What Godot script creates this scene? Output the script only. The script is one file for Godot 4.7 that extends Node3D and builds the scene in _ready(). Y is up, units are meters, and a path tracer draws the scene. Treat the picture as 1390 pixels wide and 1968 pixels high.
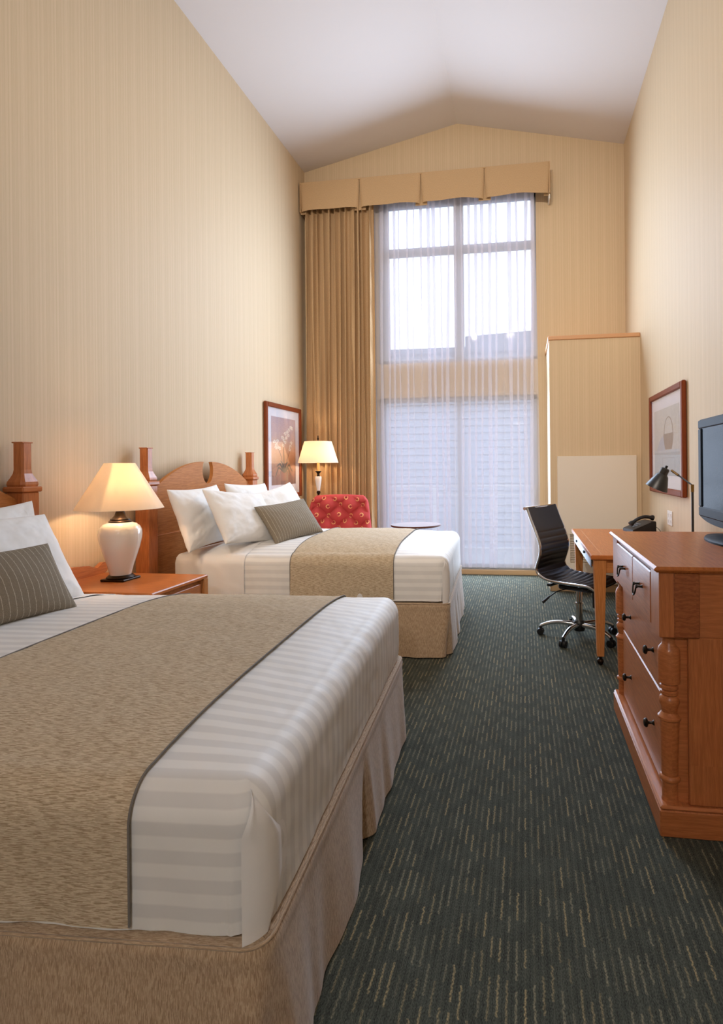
extends Node3D
# A hotel room with two beds. Room axes used below: X to the right, Y up, Z metres ahead of the camera
# along the side walls (V() turns that into Godot's -z).

const XL := -2.853      # left wall
const XR := 1.229       # right wall
const ZF := 7.203       # window wall
const ZN := -3.2        # wall behind the camera
const YE := 5.278       # eaves
const YR := 5.726       # ridge
const XM := -0.812      # ridge line

var M := {}
var T := {}
var taken := {}
var rng := RandomNumberGenerator.new()


func V(x, y, z) -> Vector3:
	return Vector3(x, y, -z)


# ---------------------------------------------------------------- shapes
class Shape:
	var st := SurfaceTool.new()
	var xf := Transform3D.IDENTITY
	var off := Vector2.ZERO

	func _init():
		st.begin(Mesh.PRIMITIVE_TRIANGLES)

	func smooth(g: int) -> void:
		st.set_smooth_group(g if g >= 0 else 0xFFFFFFFF)

	func vert(p: Vector3, uv: Vector2) -> void:
		st.set_uv(uv + off)
		st.add_vertex(xf * p)

	# corners run counter-clockwise seen from outside
	func tri(a, b, c, ua := Vector2.ZERO, ub := Vector2.ZERO, uc := Vector2.ZERO) -> void:
		vert(a, ua)
		vert(c, uc)
		vert(b, ub)

	func quad(a, b, c, d, ua := Vector2.ZERO, ub := Vector2.ZERO, uc := Vector2.ZERO, ud := Vector2.ZERO) -> void:
		tri(a, b, c, ua, ub, uc)
		tri(a, c, d, ua, uc, ud)

	func flat_uv(p: Vector3, n: Vector3, s: Vector3) -> Vector2:
		var k := n.abs().max_axis_index()
		var e := [0, 1, 2]
		e.erase(k)
		if s[e[0]] >= s[e[1]]:
			return Vector2(p[e[0]], p[e[1]])
		return Vector2(p[e[1]], p[e[0]])

	func face(pts: Array, c: Vector3, s: Vector3) -> void:
		var n: Vector3 = (pts[1] - pts[0]).cross(pts[2] - pts[0])
		var mid := Vector3.ZERO
		for p in pts:
			mid += p / pts.size()
		if n.dot(mid - c) < 0.0:
			pts.reverse()
			n = -n
		for i in range(1, pts.size() - 1):
			tri(pts[0], pts[i], pts[i + 1], flat_uv(pts[0] - c, n, s), flat_uv(pts[i] - c, n, s), flat_uv(pts[i + 1] - c, n, s))

	# a box with chamfered edges; the grain (u) runs along its longest side
	func box(c: Vector3, s: Vector3, b := 0.003) -> void:
		smooth(-1)
		var h := s * 0.5
		b = minf(b, minf(h.x, minf(h.y, h.z)) * 0.9)
		var at := func(sx, sy, sz, k):
			var p := Vector3(sx * (h.x - b), sy * (h.y - b), sz * (h.z - b))
			if k == 0:
				p.x = sx * h.x
			elif k == 1:
				p.y = sy * h.y
			else:
				p.z = sz * h.z
			return c + p
		for g in [-1, 1]:
			face([at.call(g, -1, -1, 0), at.call(g, 1, -1, 0), at.call(g, 1, 1, 0), at.call(g, -1, 1, 0)], c, s)
			face([at.call(-1, g, -1, 1), at.call(1, g, -1, 1), at.call(1, g, 1, 1), at.call(-1, g, 1, 1)], c, s)
			face([at.call(-1, -1, g, 2), at.call(1, -1, g, 2), at.call(1, 1, g, 2), at.call(-1, 1, g, 2)], c, s)
			for k in [-1, 1]:
				face([at.call(-1, g, k, 1), at.call(1, g, k, 1), at.call(1, g, k, 2), at.call(-1, g, k, 2)], c, s)
				face([at.call(g, -1, k, 0), at.call(g, 1, k, 0), at.call(g, 1, k, 2), at.call(g, -1, k, 2)], c, s)
				face([at.call(g, k, -1, 0), at.call(g, k, 1, 0), at.call(g, k, 1, 1), at.call(g, k, -1, 1)], c, s)
				for e in [-1, 1]:
					face([at.call(g, k, e, 0), at.call(g, k, e, 1), at.call(g, k, e, 2)], c, s)

	func box2(a: Vector3, b: Vector3, bev := 0.003) -> void:
		box((a + b) * 0.5, (b - a).abs(), bev)

	# a box whose bottom is scaled by k (tapered leg)
	func taper(c: Vector3, s: Vector3, k: float) -> void:
		smooth(-1)
		var h := s * 0.5
		var p := func(x, y, z):
			var q := k if y < 0 else 1.0
			return c + Vector3(x * h.x * q, y * h.y, z * h.z * q)
		for g in [-1, 1]:
			face([p.call(g, -1, -1), p.call(g, 1, -1), p.call(g, 1, 1), p.call(g, -1, 1)], c, s)
			face([p.call(-1, g, -1), p.call(1, g, -1), p.call(1, g, 1), p.call(-1, g, 1)], c, s)
			face([p.call(-1, -1, g), p.call(1, -1, g), p.call(1, 1, g), p.call(-1, 1, g)], c, s)

	# sheet of points fn(i, j) -> [position, uv]; normal is di x dj
	func grid(nu: int, nv: int, fn: Callable, flip := false, group := 1) -> void:
		smooth(group)
		var pts := []
		for j in nv + 1:
			var row := []
			for i in nu + 1:
				row.append(fn.call(float(i) / nu, float(j) / nv))
			pts.append(row)
		for j in nv:
			for i in nu:
				var a = pts[j][i]
				var b = pts[j][i + 1]
				var c = pts[j + 1][i + 1]
				var d = pts[j + 1][i]
				if flip:
					quad(a[0], d[0], c[0], b[0], a[1], d[1], c[1], b[1])
				else:
					quad(a[0], b[0], c[0], d[0], a[1], b[1], c[1], d[1])

	# profile: [radius, height] from the bottom up, turned about the y axis through at; corners sharper than 35 degrees stay sharp
	func lathe(profile: Array, at := Vector3.ZERO, sides := 32, squash := Vector2.ONE) -> void:
		var g := 1
		var run := 0.0
		for j in profile.size() - 1:
			var p := Vector2(profile[j][0], profile[j][1])
			var q := Vector2(profile[j + 1][0], profile[j + 1][1])
			if j > 0:
				var o := Vector2(profile[j - 1][0], profile[j - 1][1])
				if absf((p - o).angle_to(q - p)) > 0.6:
					g += 1
			smooth(g)
			var long := p.distance_to(q)
			for i in sides:
				var a0 := TAU * i / sides
				var a1 := TAU * (i + 1) / sides
				var f := func(r, y, a): return at + Vector3(r * cos(a) * squash.x, y, r * sin(a) * squash.y)
				var u0 := float(i) / sides
				var u1 := float(i + 1) / sides
				if p.x > 0.0:
					tri(f.call(p.x, p.y, a1), f.call(p.x, p.y, a0), f.call(q.x, q.y, a0), Vector2(u1, run), Vector2(u0, run), Vector2(u0, run + long))
				if q.x > 0.0:
					tri(f.call(p.x, p.y, a1), f.call(q.x, q.y, a0), f.call(q.x, q.y, a1), Vector2(u1, run), Vector2(u0, run + long), Vector2(u1, run + long))
			run += long

	# round rod along points; r is a number or one radius per point
	func tube(pts: Array, r, sides := 10, caps := true, group := 1) -> void:
		smooth(group)
		var n := pts.size()
		var rings := []
		var t0: Vector3 = (pts[1] - pts[0]).normalized()
		var nn := t0.cross(Vector3.UP if absf(t0.y) < 0.9 else Vector3.RIGHT).normalized()
		var run := 0.0
		var runs := []
		for i in n:
			var t: Vector3 = (pts[mini(i + 1, n - 1)] - pts[maxi(i - 1, 0)]).normalized()
			nn = (nn - t * nn.dot(t)).normalized()
			var bb := t.cross(nn)
			var rad: float = r[i] if r is Array else r
			var ring := []
			for k in sides:
				var a := TAU * k / sides
				ring.append(pts[i] + (nn * cos(a) + bb * sin(a)) * rad)
			rings.append(ring)
			if i > 0:
				run += (pts[i] - pts[i - 1]).length()
			runs.append(run)
		for i in n - 1:
			for k in sides:
				var k2 := (k + 1) % sides
				quad(rings[i][k], rings[i][k2], rings[i + 1][k2], rings[i + 1][k], Vector2(runs[i], 0.01 * k), Vector2(runs[i], 0.01 * (k + 1)), Vector2(runs[i + 1], 0.01 * (k + 1)), Vector2(runs[i + 1], 0.01 * k))
		if caps:
			smooth(-1)
			for k in range(1, sides - 1):
				tri(rings[0][0], rings[0][k + 1], rings[0][k])
				tri(rings[n - 1][0], rings[n - 1][k], rings[n - 1][k + 1])

	# outline in x, y (counter-clockwise) made d thick about z = 0
	func prism(poly: PackedVector2Array, d: float, smooth_sides := false) -> void:
		var idx := Geometry2D.triangulate_polygon(poly)
		smooth(-1)
		for i in range(0, idx.size(), 3):
			var a := poly[idx[i]]
			var b := poly[idx[i + 1]]
			var c := poly[idx[i + 2]]
			if (b - a).cross(c - a) < 0.0:
				var s := b
				b = c
				c = s
			tri(Vector3(a.x, a.y, d / 2), Vector3(b.x, b.y, d / 2), Vector3(c.x, c.y, d / 2), a, b, c)
			tri(Vector3(a.x, a.y, -d / 2), Vector3(c.x, c.y, -d / 2), Vector3(b.x, b.y, -d / 2), a, c, b)
		smooth(7 if smooth_sides else -1)
		var run := 0.0
		for i in poly.size():
			var p := poly[i]
			var q := poly[(i + 1) % poly.size()]
			var l := p.distance_to(q)
			quad(Vector3(p.x, p.y, -d / 2), Vector3(q.x, q.y, -d / 2), Vector3(q.x, q.y, d / 2), Vector3(p.x, p.y, d / 2), Vector2(run, 0), Vector2(run + l, 0), Vector2(run + l, d), Vector2(run, d))
			run += l

	func done() -> ArrayMesh:
		st.generate_normals()
		return st.commit()


func shape() -> Shape:
	var s := Shape.new()
	s.off = Vector2(rng.randf(), rng.randf())
	return s


func part(parent: Node, called: String, s, m: Material, label := "") -> MeshInstance3D:
	var o := MeshInstance3D.new()
	o.name = called
	o.mesh = s.done() if s is Shape else s
	o.material_override = m
	parent.add_child(o, true)
	if label:
		o.set_meta("label", label)
	return o


func numbered(called: String) -> String:
	var n: int = taken.get(called, 0)
	taken[called] = n + 1
	return called if n == 0 else "%s_%03d" % [called, n]


func tag(o: Node, label: String, category := "", group := "", kind := ""):
	o.set_meta("label", label)
	if category:
		o.set_meta("category", category)
	if group:
		o.set_meta("group", group)
	if kind:
		o.set_meta("kind", kind)
	return o


func thing(called: String, label: String, category: String, at := Vector3.ZERO, turn := 0.0, group := "") -> Node3D:
	var o := Node3D.new()
	o.name = numbered(called)
	add_child(o)
	o.position = at
	o.rotation.y = turn
	return tag(o, label, category, group)


func single(called: String, s, m: Material, label: String, category: String, group := "") -> MeshInstance3D:
	var o := part(self, numbered(called), s, m)
	return tag(o, label, category, group)


func struct(called: String, s, m: Material, label: String, category: String, parent: Node = null) -> MeshInstance3D:
	var o := part(parent if parent else self, called, s, m)
	if parent == null:
		tag(o, label, category, "", "structure")
	return o


# ---------------------------------------------------------------- textures and materials
func image_of(w: int, h: int, fn: Callable) -> ImageTexture:
	var d := PackedByteArray()
	d.resize(w * h * 3)
	var k := 0
	for y in h:
		for x in w:
			var c: Color = fn.call(x, y)
			d[k] = clampi(int(c.r * 255.0), 0, 255)
			d[k + 1] = clampi(int(c.g * 255.0), 0, 255)
			d[k + 2] = clampi(int(c.b * 255.0), 0, 255)
			k += 3
	return ImageTexture.create_from_image(Image.create_from_data(w, h, false, Image.FORMAT_RGB8, d))


func noise(seed_: int, freq: float, octaves := 3) -> FastNoiseLite:
	var n := FastNoiseLite.new()
	n.seed = seed_
	n.frequency = freq
	n.fractal_octaves = octaves
	return n


func mat(called: String, c: Color, rough := 0.6, opts := {}) -> StandardMaterial3D:
	var m := StandardMaterial3D.new()
	m.resource_name = called
	m.albedo_color = c
	m.roughness = rough
	for k in opts:
		m.set(k, opts[k])
	M[called] = m
	return m


func textured(called: String, tex: Texture2D, rough := 0.6, scale := Vector3.ONE, opts := {}) -> StandardMaterial3D:
	var m := mat(called, Color.WHITE, rough, opts)
	m.albedo_texture = tex
	m.uv1_scale = scale
	return m


func rgb8(r, g, b) -> Color:
	return Color(r / 255.0, g / 255.0, b / 255.0)


const SKY := 1.6
const EXPOSURE := 1.3
const TABLE_LAMP := 0.115
const FLOOR_LAMP := 0.14
const DAYLIGHT := 10.4
const FILL_PENDANT := 1.5  # strength of the added pendant
const FILL_SPOT := 11.0  # strength of the added spotlights


# daylight that the window and its sheer curtain let into the room: as large as the panes, just inside the curtain,
# in level strips that lean downwards because the sky stands above the roofs opposite
func make_daylight() -> void:
	for q in [[UPPER[0], 4.62, 1.0], [LOWER[0], LOWER[1], 0.6]]:
		for k in 4:
			var a := AreaLight3D.new()
			a.name = "window_daylight"
			a.light_color = Color(0.82, 0.90, 1.0)
			var h: float = (q[1] - q[0]) / 4.0
			a.area_size = Vector2(WX1 - WX0 - 0.08, h)
			a.light_energy = DAYLIGHT * q[2] / 4.0
			a.shadow_enabled = true
			a.area_range = 16.0
			# an area light shines along its -z; turn it to face the room and lean it down
			a.transform = Transform3D(Basis(Vector3.UP, PI) * Basis(Vector3.RIGHT, -0.24), V((WX0 + WX1) / 2 + 0.04, q[0] + h * (k + 0.5), 7.05))
			add_child(a, true)


func make_materials() -> void:
	# wallpaper: fine vertical stripes, one period is 0.32 m
	var sr := RandomNumberGenerator.new()
	sr.seed = 4
	var bands := []
	var x := 0
	while x < 512:
		var w := sr.randi_range(5, 15)
		bands.append([x, w, sr.randf_range(-0.5, 0.5), sr.randf() < 0.6])
		x += w
	var line := PackedFloat32Array()
	line.resize(512)
	for b in bands:
		for i in range(b[0], mini(b[0] + b[1], 512)):
			line[i] = b[2] - (0.8 if b[3] and i - b[0] < 2 else 0.0)
	var nz := noise(3, 0.05, 2)
	T.paper = image_of(512, 32, func(px, py):
		var k: float = line[px] * 0.035 + nz.get_noise_2d(px * 3.0, py * 6.0) * 0.012
		return Color(0.83 + k, 0.742 + k, 0.615 + k * 1.2))
	textured("wallpaper", T.paper, 0.6, Vector3(1.0 / 0.32, 1.0, 1.0), {"metallic_specular": 0.3})

	# carpet: dark green-grey loops in lengthwise rows, broken beige dashes; 0.96 m x 1.92 m
	var cn := noise(11, 0.22, 3)
	var cn2 := noise(12, 0.012, 2)
	var dash := []
	for c in 40:
		var y := sr.randi_range(0, 60)
		var row := []
		while y < 1000:
			var l := sr.randi_range(30, 74)
			row.append([y, y + l, sr.randf_range(0.45, 1.0), sr.randf() < 0.45])
			y += l + sr.randi_range(14, 52)
		dash.append(row)
	var tone := PackedFloat32Array()
	tone.resize(40 * 1024)
	var warm := PackedFloat32Array()
	warm.resize(40 * 1024)
	for c in 40:
		for d in dash[c]:
			for y in range(d[0], d[1]):
				tone[c * 1024 + y % 1024] = d[2]
				warm[c * 1024 + y % 1024] = 1.0 if d[3] else 0.35
	T.carpet = image_of(960, 1024, func(px, py):
		var c: int = px / 24
		var inx: int = px % 24
		var wob := int(cn.get_noise_2d(c * 91.0, py * 0.5) * 5.0)
		var n: float = cn.get_noise_2d(px * 1.6, py * 0.9)
		var k: float = 0.285 + n * 0.13 + cn2.get_noise_2d(px, py) * 0.03
		if (inx + wob + 24) % 12 < 2:
			k -= 0.06
		var col := Color(k * 0.99, k * 1.03, k * 0.92)
		var dx := absi(inx + wob - 12)
		if dx <= 3:
			var t: float = tone[c * 1024 + py]
			if t > 0.0:
				var a: float = t * (1.0 if dx <= 1 else 0.6) * clampf(0.75 + n * 0.9, 0.2, 1.0)
				col = col.lerp(Color(0.70, 0.62, 0.46).lerp(Color(0.54, 0.53, 0.46), 1.0 - warm[c * 1024 + py]), a)
			elif dx <= 1:
				col = col.lerp(Color(0.42, 0.42, 0.37), 0.5)
		return col)
	T.carpet_height = image_of(512, 512, func(px, py):
		var h: float = 0.5 + cn.get_noise_2d(px * 1.3, py * 1.3) * 0.5
		return Color(h, h, h))
	textured("carpet", T.carpet, 0.95, Vector3(1.0 / 0.96, 1.0 / 1.92, 1.0), {"metallic_specular": 0.2})

	# wood: grain along u
	var wn := noise(21, 0.02, 4)
	var wn2 := noise(22, 0.09, 3)
	var wood_fn := func(base: Color, dark: Color, amount: float):
		return func(px, py):
			var g: float = wn.get_noise_2d(px * 0.35, py * 3.2) * 0.6 + wn2.get_noise_2d(px * 0.25, py * 5.0) * 0.4
			return base.lerp(dark, clampf(0.35 + g * amount, 0.0, 1.0))
	T.cherry = image_of(512, 512, wood_fn.call(rgb8(202, 126, 74), rgb8(156, 87, 46), 0.8))
	T.maple = image_of(512, 512, wood_fn.call(rgb8(202, 136, 78), rgb8(160, 98, 50), 0.8))
	textured("cherry", T.cherry, 0.30, Vector3(1.4, 2.2, 1.0), {"metallic_specular": 0.5})
	textured("maple", T.maple, 0.55, Vector3(1.4, 2.2, 1.0), {"metallic_specular": 0.3})
	textured("desk_wood", T.maple, 0.3, Vector3(1.4, 2.2, 1.0), {"albedo_color": rgb8(255, 232, 218), "metallic_specular": 0.36})
	textured("frame_wood", T.cherry, 0.5, Vector3(2.0, 6.0, 1.0), {"albedo_color": rgb8(168, 138, 126), "metallic_specular": 0.3})
	# curly figure across the grain
	T.curly = image_of(256, 256, func(px, py):
		var g: float = sin(px * 0.42 + wn.get_noise_2d(px * 2.0, py * 0.8) * 5.0) * 0.45 + wn2.get_noise_2d(px * 4.0, py * 0.6) * 0.7
		return rgb8(176, 102, 56).lerp(rgb8(128, 66, 32), clampf(0.45 + g * 0.5, 0.0, 1.0)))
	textured("curly_maple", T.curly, 0.32, Vector3(3.0, 3.0, 1.0))

	# streaked weave of the runners and bed skirts (streaks along u)
	var fn1 := noise(31, 0.05, 2)
	var fn2 := noise(32, 0.3, 2)
	var strie := func(base: Color, dark: Color, light: Color):
		return func(px, py):
			var a: float = fn1.get_noise_2d(px * 0.4, py * 10.0)
			var b: float = fn2.get_noise_2d(px * 0.25, py * 2.0)
			var col := base.lerp(light, clampf(b * 0.8 + 0.2, 0.0, 0.6))
			return col.lerp(dark, clampf((a - 0.02) * 4.0, 0.0, 0.75))
	T.runner = image_of(512, 512, strie.call(rgb8(204, 186, 158), rgb8(146, 123, 96), rgb8(218, 202, 176)))
	T.skirt = image_of(512, 512, strie.call(rgb8(186, 160, 130), rgb8(136, 108, 80), rgb8(206, 184, 156)))
	textured("runner_cloth", T.runner, 0.85, Vector3(2.2, 2.2, 1.0), {"metallic_specular": 0.3})
	textured("skirt_cloth", T.skirt, 0.75, Vector3(2.6, 2.6, 1.0), {"metallic_specular": 0.35, "rim_enabled": true, "rim": 0.7, "rim_tint": 0.5})
	mat("table_wood", Color(0.32, 0.17, 0.11), 0.45, {"metallic_specular": 0.2})
	mat("piping", rgb8(118, 112, 106), 0.8)

	# bed linen
	var ln := noise(41, 0.4, 2)
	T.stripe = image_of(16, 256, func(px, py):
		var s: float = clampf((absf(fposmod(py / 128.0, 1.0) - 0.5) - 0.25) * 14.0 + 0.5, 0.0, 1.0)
		var k: float = lerpf(0.87, 0.925, s)  # the satin sheen of the stripes is put into the tone
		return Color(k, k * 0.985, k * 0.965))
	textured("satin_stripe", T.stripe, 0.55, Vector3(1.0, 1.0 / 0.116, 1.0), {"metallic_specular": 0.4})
	T.crease = image_of(256, 256, func(px, py):
		var h: float = 0.5 + fn1.get_noise_2d(px * 0.8, py * 0.8) * 0.5
		return Color(h, h, h))
	mat("linen", Color(0.93, 0.92, 0.905), 0.8, {"metallic_specular": 0.3, "heightmap_enabled": true, "heightmap_texture": T.crease, "heightmap_scale": 0.25, "uv1_scale": Vector3(1.2, 1.2, 1.2)})
	mat("sheet", Color(0.92, 0.905, 0.89), 0.75, {"metallic_specular": 0.3})
	T.pinstripe = image_of(256, 128, func(px, py):
		var k: float = 0.9 + fn2.get_noise_2d(px * 3.0, py * 3.0) * 0.25
		var col := Color(0.58 * k, 0.53 * k, 0.455 * k)
		var wob := fn1.get_noise_2d(0.0, py * 2.0) * 2.0
		if fposmod(px + wob, 32.0) < 2.2 and fn2.get_noise_2d(px * 0.1, py * 1.3) > -0.35:
			col = Color(0.80, 0.77, 0.70)
		return col)
	textured("cushion_cloth", T.pinstripe, 0.85, Vector3(1.0 / 0.22, 1.0 / 0.11, 1.0), {"metallic_specular": 0.3})

	# red upholstery with curled leaf motifs; one repeat is 0.2 m
	T.red = image_of(256, 256, func(px, py):
		var n: float = fn2.get_noise_2d(px * 1.2, py * 1.2) * 0.06
		var col := Color(0.71 + n, 0.265 + n * 0.5, 0.26 + n * 0.5)
		for q in [[44, 44, 0.3], [172, 60, 2.0], [108, 124, 4.1], [236, 140, 5.2], [44, 196, 1.2], [172, 212, 3.3]]:
			var dx: float = fposmod(px - q[0] + 128.0, 256.0) - 128.0
			var dy: float = fposmod(py - q[1] + 128.0, 256.0) - 128.0
			var r := sqrt(dx * dx + dy * dy)
			var a := fposmod(atan2(dy, dx) + q[2], TAU)
			if a > 1.1 and absf(r - 19.0) < 1.5 + 4.0 * sin((a - 1.1) / (TAU - 1.1) * PI):
				col = Color(0.93, 0.76, 0.52).lerp(Color(0.75, 0.46, 0.28), clampf(fn1.get_noise_2d(px * 4.0, py * 4.0) + 0.4, 0.0, 1.0))
			elif r < 7.0:
				col = Color(0.50, 0.22, 0.20)
		return col)
	textured("upholstery", T.red, 0.8, Vector3(3.7, 3.7, 1.0), {"metallic_specular": 0.3})

	# drapery
	T.drape = image_of(128, 128, func(px, py):
		var k: float = 0.97 + fn2.get_noise_2d(px * 2.0, py * 0.5) * 0.06
		return Color(0.78 * k, 0.655 * k, 0.50 * k))
	textured("drapery", T.drape, 0.8, Vector3(3, 3, 1), {"metallic_specular": 0.3})
	mat("drape_lining", Color(0.74, 0.64, 0.50), 0.85)
	mat("sheer", Color(0.96, 0.955, 0.975, 0.56), 0.9, {"transparency": BaseMaterial3D.TRANSPARENCY_ALPHA, "backlight_enabled": true, "backlight": Color(0.95, 0.95, 1.0), "metallic_specular": 0.1, "cull_mode": BaseMaterial3D.CULL_DISABLED})

	mat("ceiling_paint", Color(0.875, 0.85, 0.84), 0.9)
	mat("white_trim", Color(0.86, 0.84, 0.80), 0.5)
	mat("beige_trim", Color(0.76, 0.64, 0.49), 0.55)
	mat("cap_wood", Color(0.80, 0.60, 0.42), 0.45)
	mat("window_frame", Color(0.66, 0.67, 0.69), 0.5)
	mat("cover_panel", Color(0.89, 0.85, 0.79), 0.6)
	mat("glass", Color(0.85, 0.9, 0.95, 0.06), 0.02, {"transparency": BaseMaterial3D.TRANSPARENCY_ALPHA})
	mat("picture_glass", Color(0.9, 0.92, 0.95, 0.04), 0.03, {"transparency": BaseMaterial3D.TRANSPARENCY_ALPHA})
	mat("chrome", Color(0.82, 0.82, 0.83), 0.12, {"metallic": 1.0})
	mat("black_plastic", Color(0.035, 0.035, 0.04), 0.45)
	mat("black_metal", Color(0.045, 0.045, 0.05), 0.4, {"metallic_specular": 0.6})
	mat("leather", Color(0.085, 0.062, 0.066), 0.42, {"metallic_specular": 0.5})
	mat("bronze", Color(0.16, 0.105, 0.06), 0.38, {"metallic": 0.8})
	mat("brass", Color(0.55, 0.42, 0.22), 0.35, {"metallic": 0.9})
	mat("pewter", Color(0.20, 0.18, 0.155), 0.35, {"metallic": 0.85})
	mat("ceramic", Color(0.88, 0.85, 0.81), 0.18, {"clearcoat_enabled": true, "clearcoat": 0.6, "clearcoat_roughness": 0.08})
	mat("candle", Color(0.85, 0.70, 0.42), 0.5)
	mat("lampshade", Color(0.95, 0.92, 0.86), 0.85, {"backlight_enabled": true, "backlight": Color(0.9, 0.84, 0.75), "metallic_specular": 0.1})
	mat("shade_trim", Color(0.80, 0.74, 0.66), 0.8)
	mat("globe", Color(0.95, 0.93, 0.9), 0.4, {"emission_enabled": true, "emission": Color(1.0, 0.95, 0.88), "emission_energy_multiplier": 3.0})  # glow of the added pendant and spotlights
	mat("bulb", Color(1.0, 0.85, 0.6), 0.5, {"emission_enabled": true, "emission": Color(1.0, 0.72, 0.42), "emission_energy_multiplier": 4.0})
	mat("tv_case", Color(0.10, 0.135, 0.18), 0.5, {"metallic_specular": 0.25})
	mat("tv_screen", Color(0.04, 0.06, 0.10), 0.2, {"metallic_specular": 0.1})
	mat("mat_board", Color(0.86, 0.85, 0.87), 0.85)
	mat("tray_sheen", Color(0.55, 0.60, 0.68), 0.3, {"metallic": 0.7})  # blue-grey stands in for window light reflected on the wooden front
	mat("key_grey", Color(0.52, 0.53, 0.55), 0.5)
	mat("outlet_white", Color(0.88, 0.86, 0.83), 0.4)
	# outside
	mat("siding", Color(0.55, 0.565, 0.59), 0.8)
	mat("roof_felt", Color(0.36, 0.355, 0.36), 0.9)
	mat("outside_trim", Color(0.85, 0.85, 0.84), 0.7)
	mat("outside_glass", Color(0.38, 0.39, 0.40), 0.1)
	mat("patio", Color(0.58, 0.57, 0.55), 0.9)
	mat("rail_paint", Color(0.85, 0.85, 0.84), 0.5)


# ---------------------------------------------------------------- the room
func gable_wall(s, z0: float, z1: float, holes: Array) -> void:
	# wall across the room between depths z0 and z1, cut into columns so that the holes [x0, x1, y0, y1] stay open
	var xs := [XL - 0.15, XR + 0.15, XM]
	for h in holes:
		xs.append(h[0])
		xs.append(h[1])
	xs.sort()
	var top := func(x): return YR + 0.2 - absf(x - XM) * (YR - YE) / (XM - XL)
	for i in xs.size() - 1:
		var a: float = xs[i]
		var b: float = xs[i + 1]
		if b - a < 0.001:
			continue
		var spans := [[0.0, -1.0]]
		var cuts := []
		for h in holes:
			if h[0] <= a + 0.001 and h[1] >= b - 0.001:
				cuts.append([h[2], h[3]])
		cuts.sort()
		var y := -0.1
		var pieces := []
		for c in cuts:
			if c[0] > y:
				pieces.append([y, c[0], c[0]])
			y = c[1]
		pieces.append([y, top.call(a), top.call(b)])
		for p in pieces:
			wedge(s, a, b, p[0], p[1], p[2], z0, z1)


func wedge(s, a, b, y0, ya, yb, z0, z1) -> void:
	# an upright piece from x = a to b, level below, its top running from ya to yb
	s.smooth(-1)
	s.off = Vector2.ZERO
	var P := func(x, y, z): return V(x, y, z)
	s.quad(P.call(a, y0, z0), P.call(b, y0, z0), P.call(b, yb, z0), P.call(a, ya, z0), Vector2(a, y0), Vector2(b, y0), Vector2(b, yb), Vector2(a, ya))
	s.quad(P.call(b, y0, z1), P.call(a, y0, z1), P.call(a, ya, z1), P.call(b, yb, z1), Vector2(b, y0), Vector2(a, y0), Vector2(a, ya), Vector2(b, yb))
	s.quad(P.call(a, y0, z1), P.call(a, y0, z0), P.call(a, ya, z0), P.call(a, ya, z1), Vector2(z1, y0), Vector2(z0, y0), Vector2(z0, ya), Vector2(z1, ya))
	s.quad(P.call(b, y0, z0), P.call(b, y0, z1), P.call(b, yb, z1), P.call(b, yb, z0), Vector2(z0, y0), Vector2(z1, y0), Vector2(z1, yb), Vector2(z0, yb))
	s.quad(P.call(a, ya, z0), P.call(b, yb, z0), P.call(b, yb, z1), P.call(a, ya, z1))
	s.quad(P.call(a, y0, z1), P.call(b, y0, z1), P.call(b, y0, z0), P.call(a, y0, z0))


const WX0 := -1.86
const WX1 := 0.165
const UPPER := [2.70, 4.80]
const LOWER := [0.06, 2.257]


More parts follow.
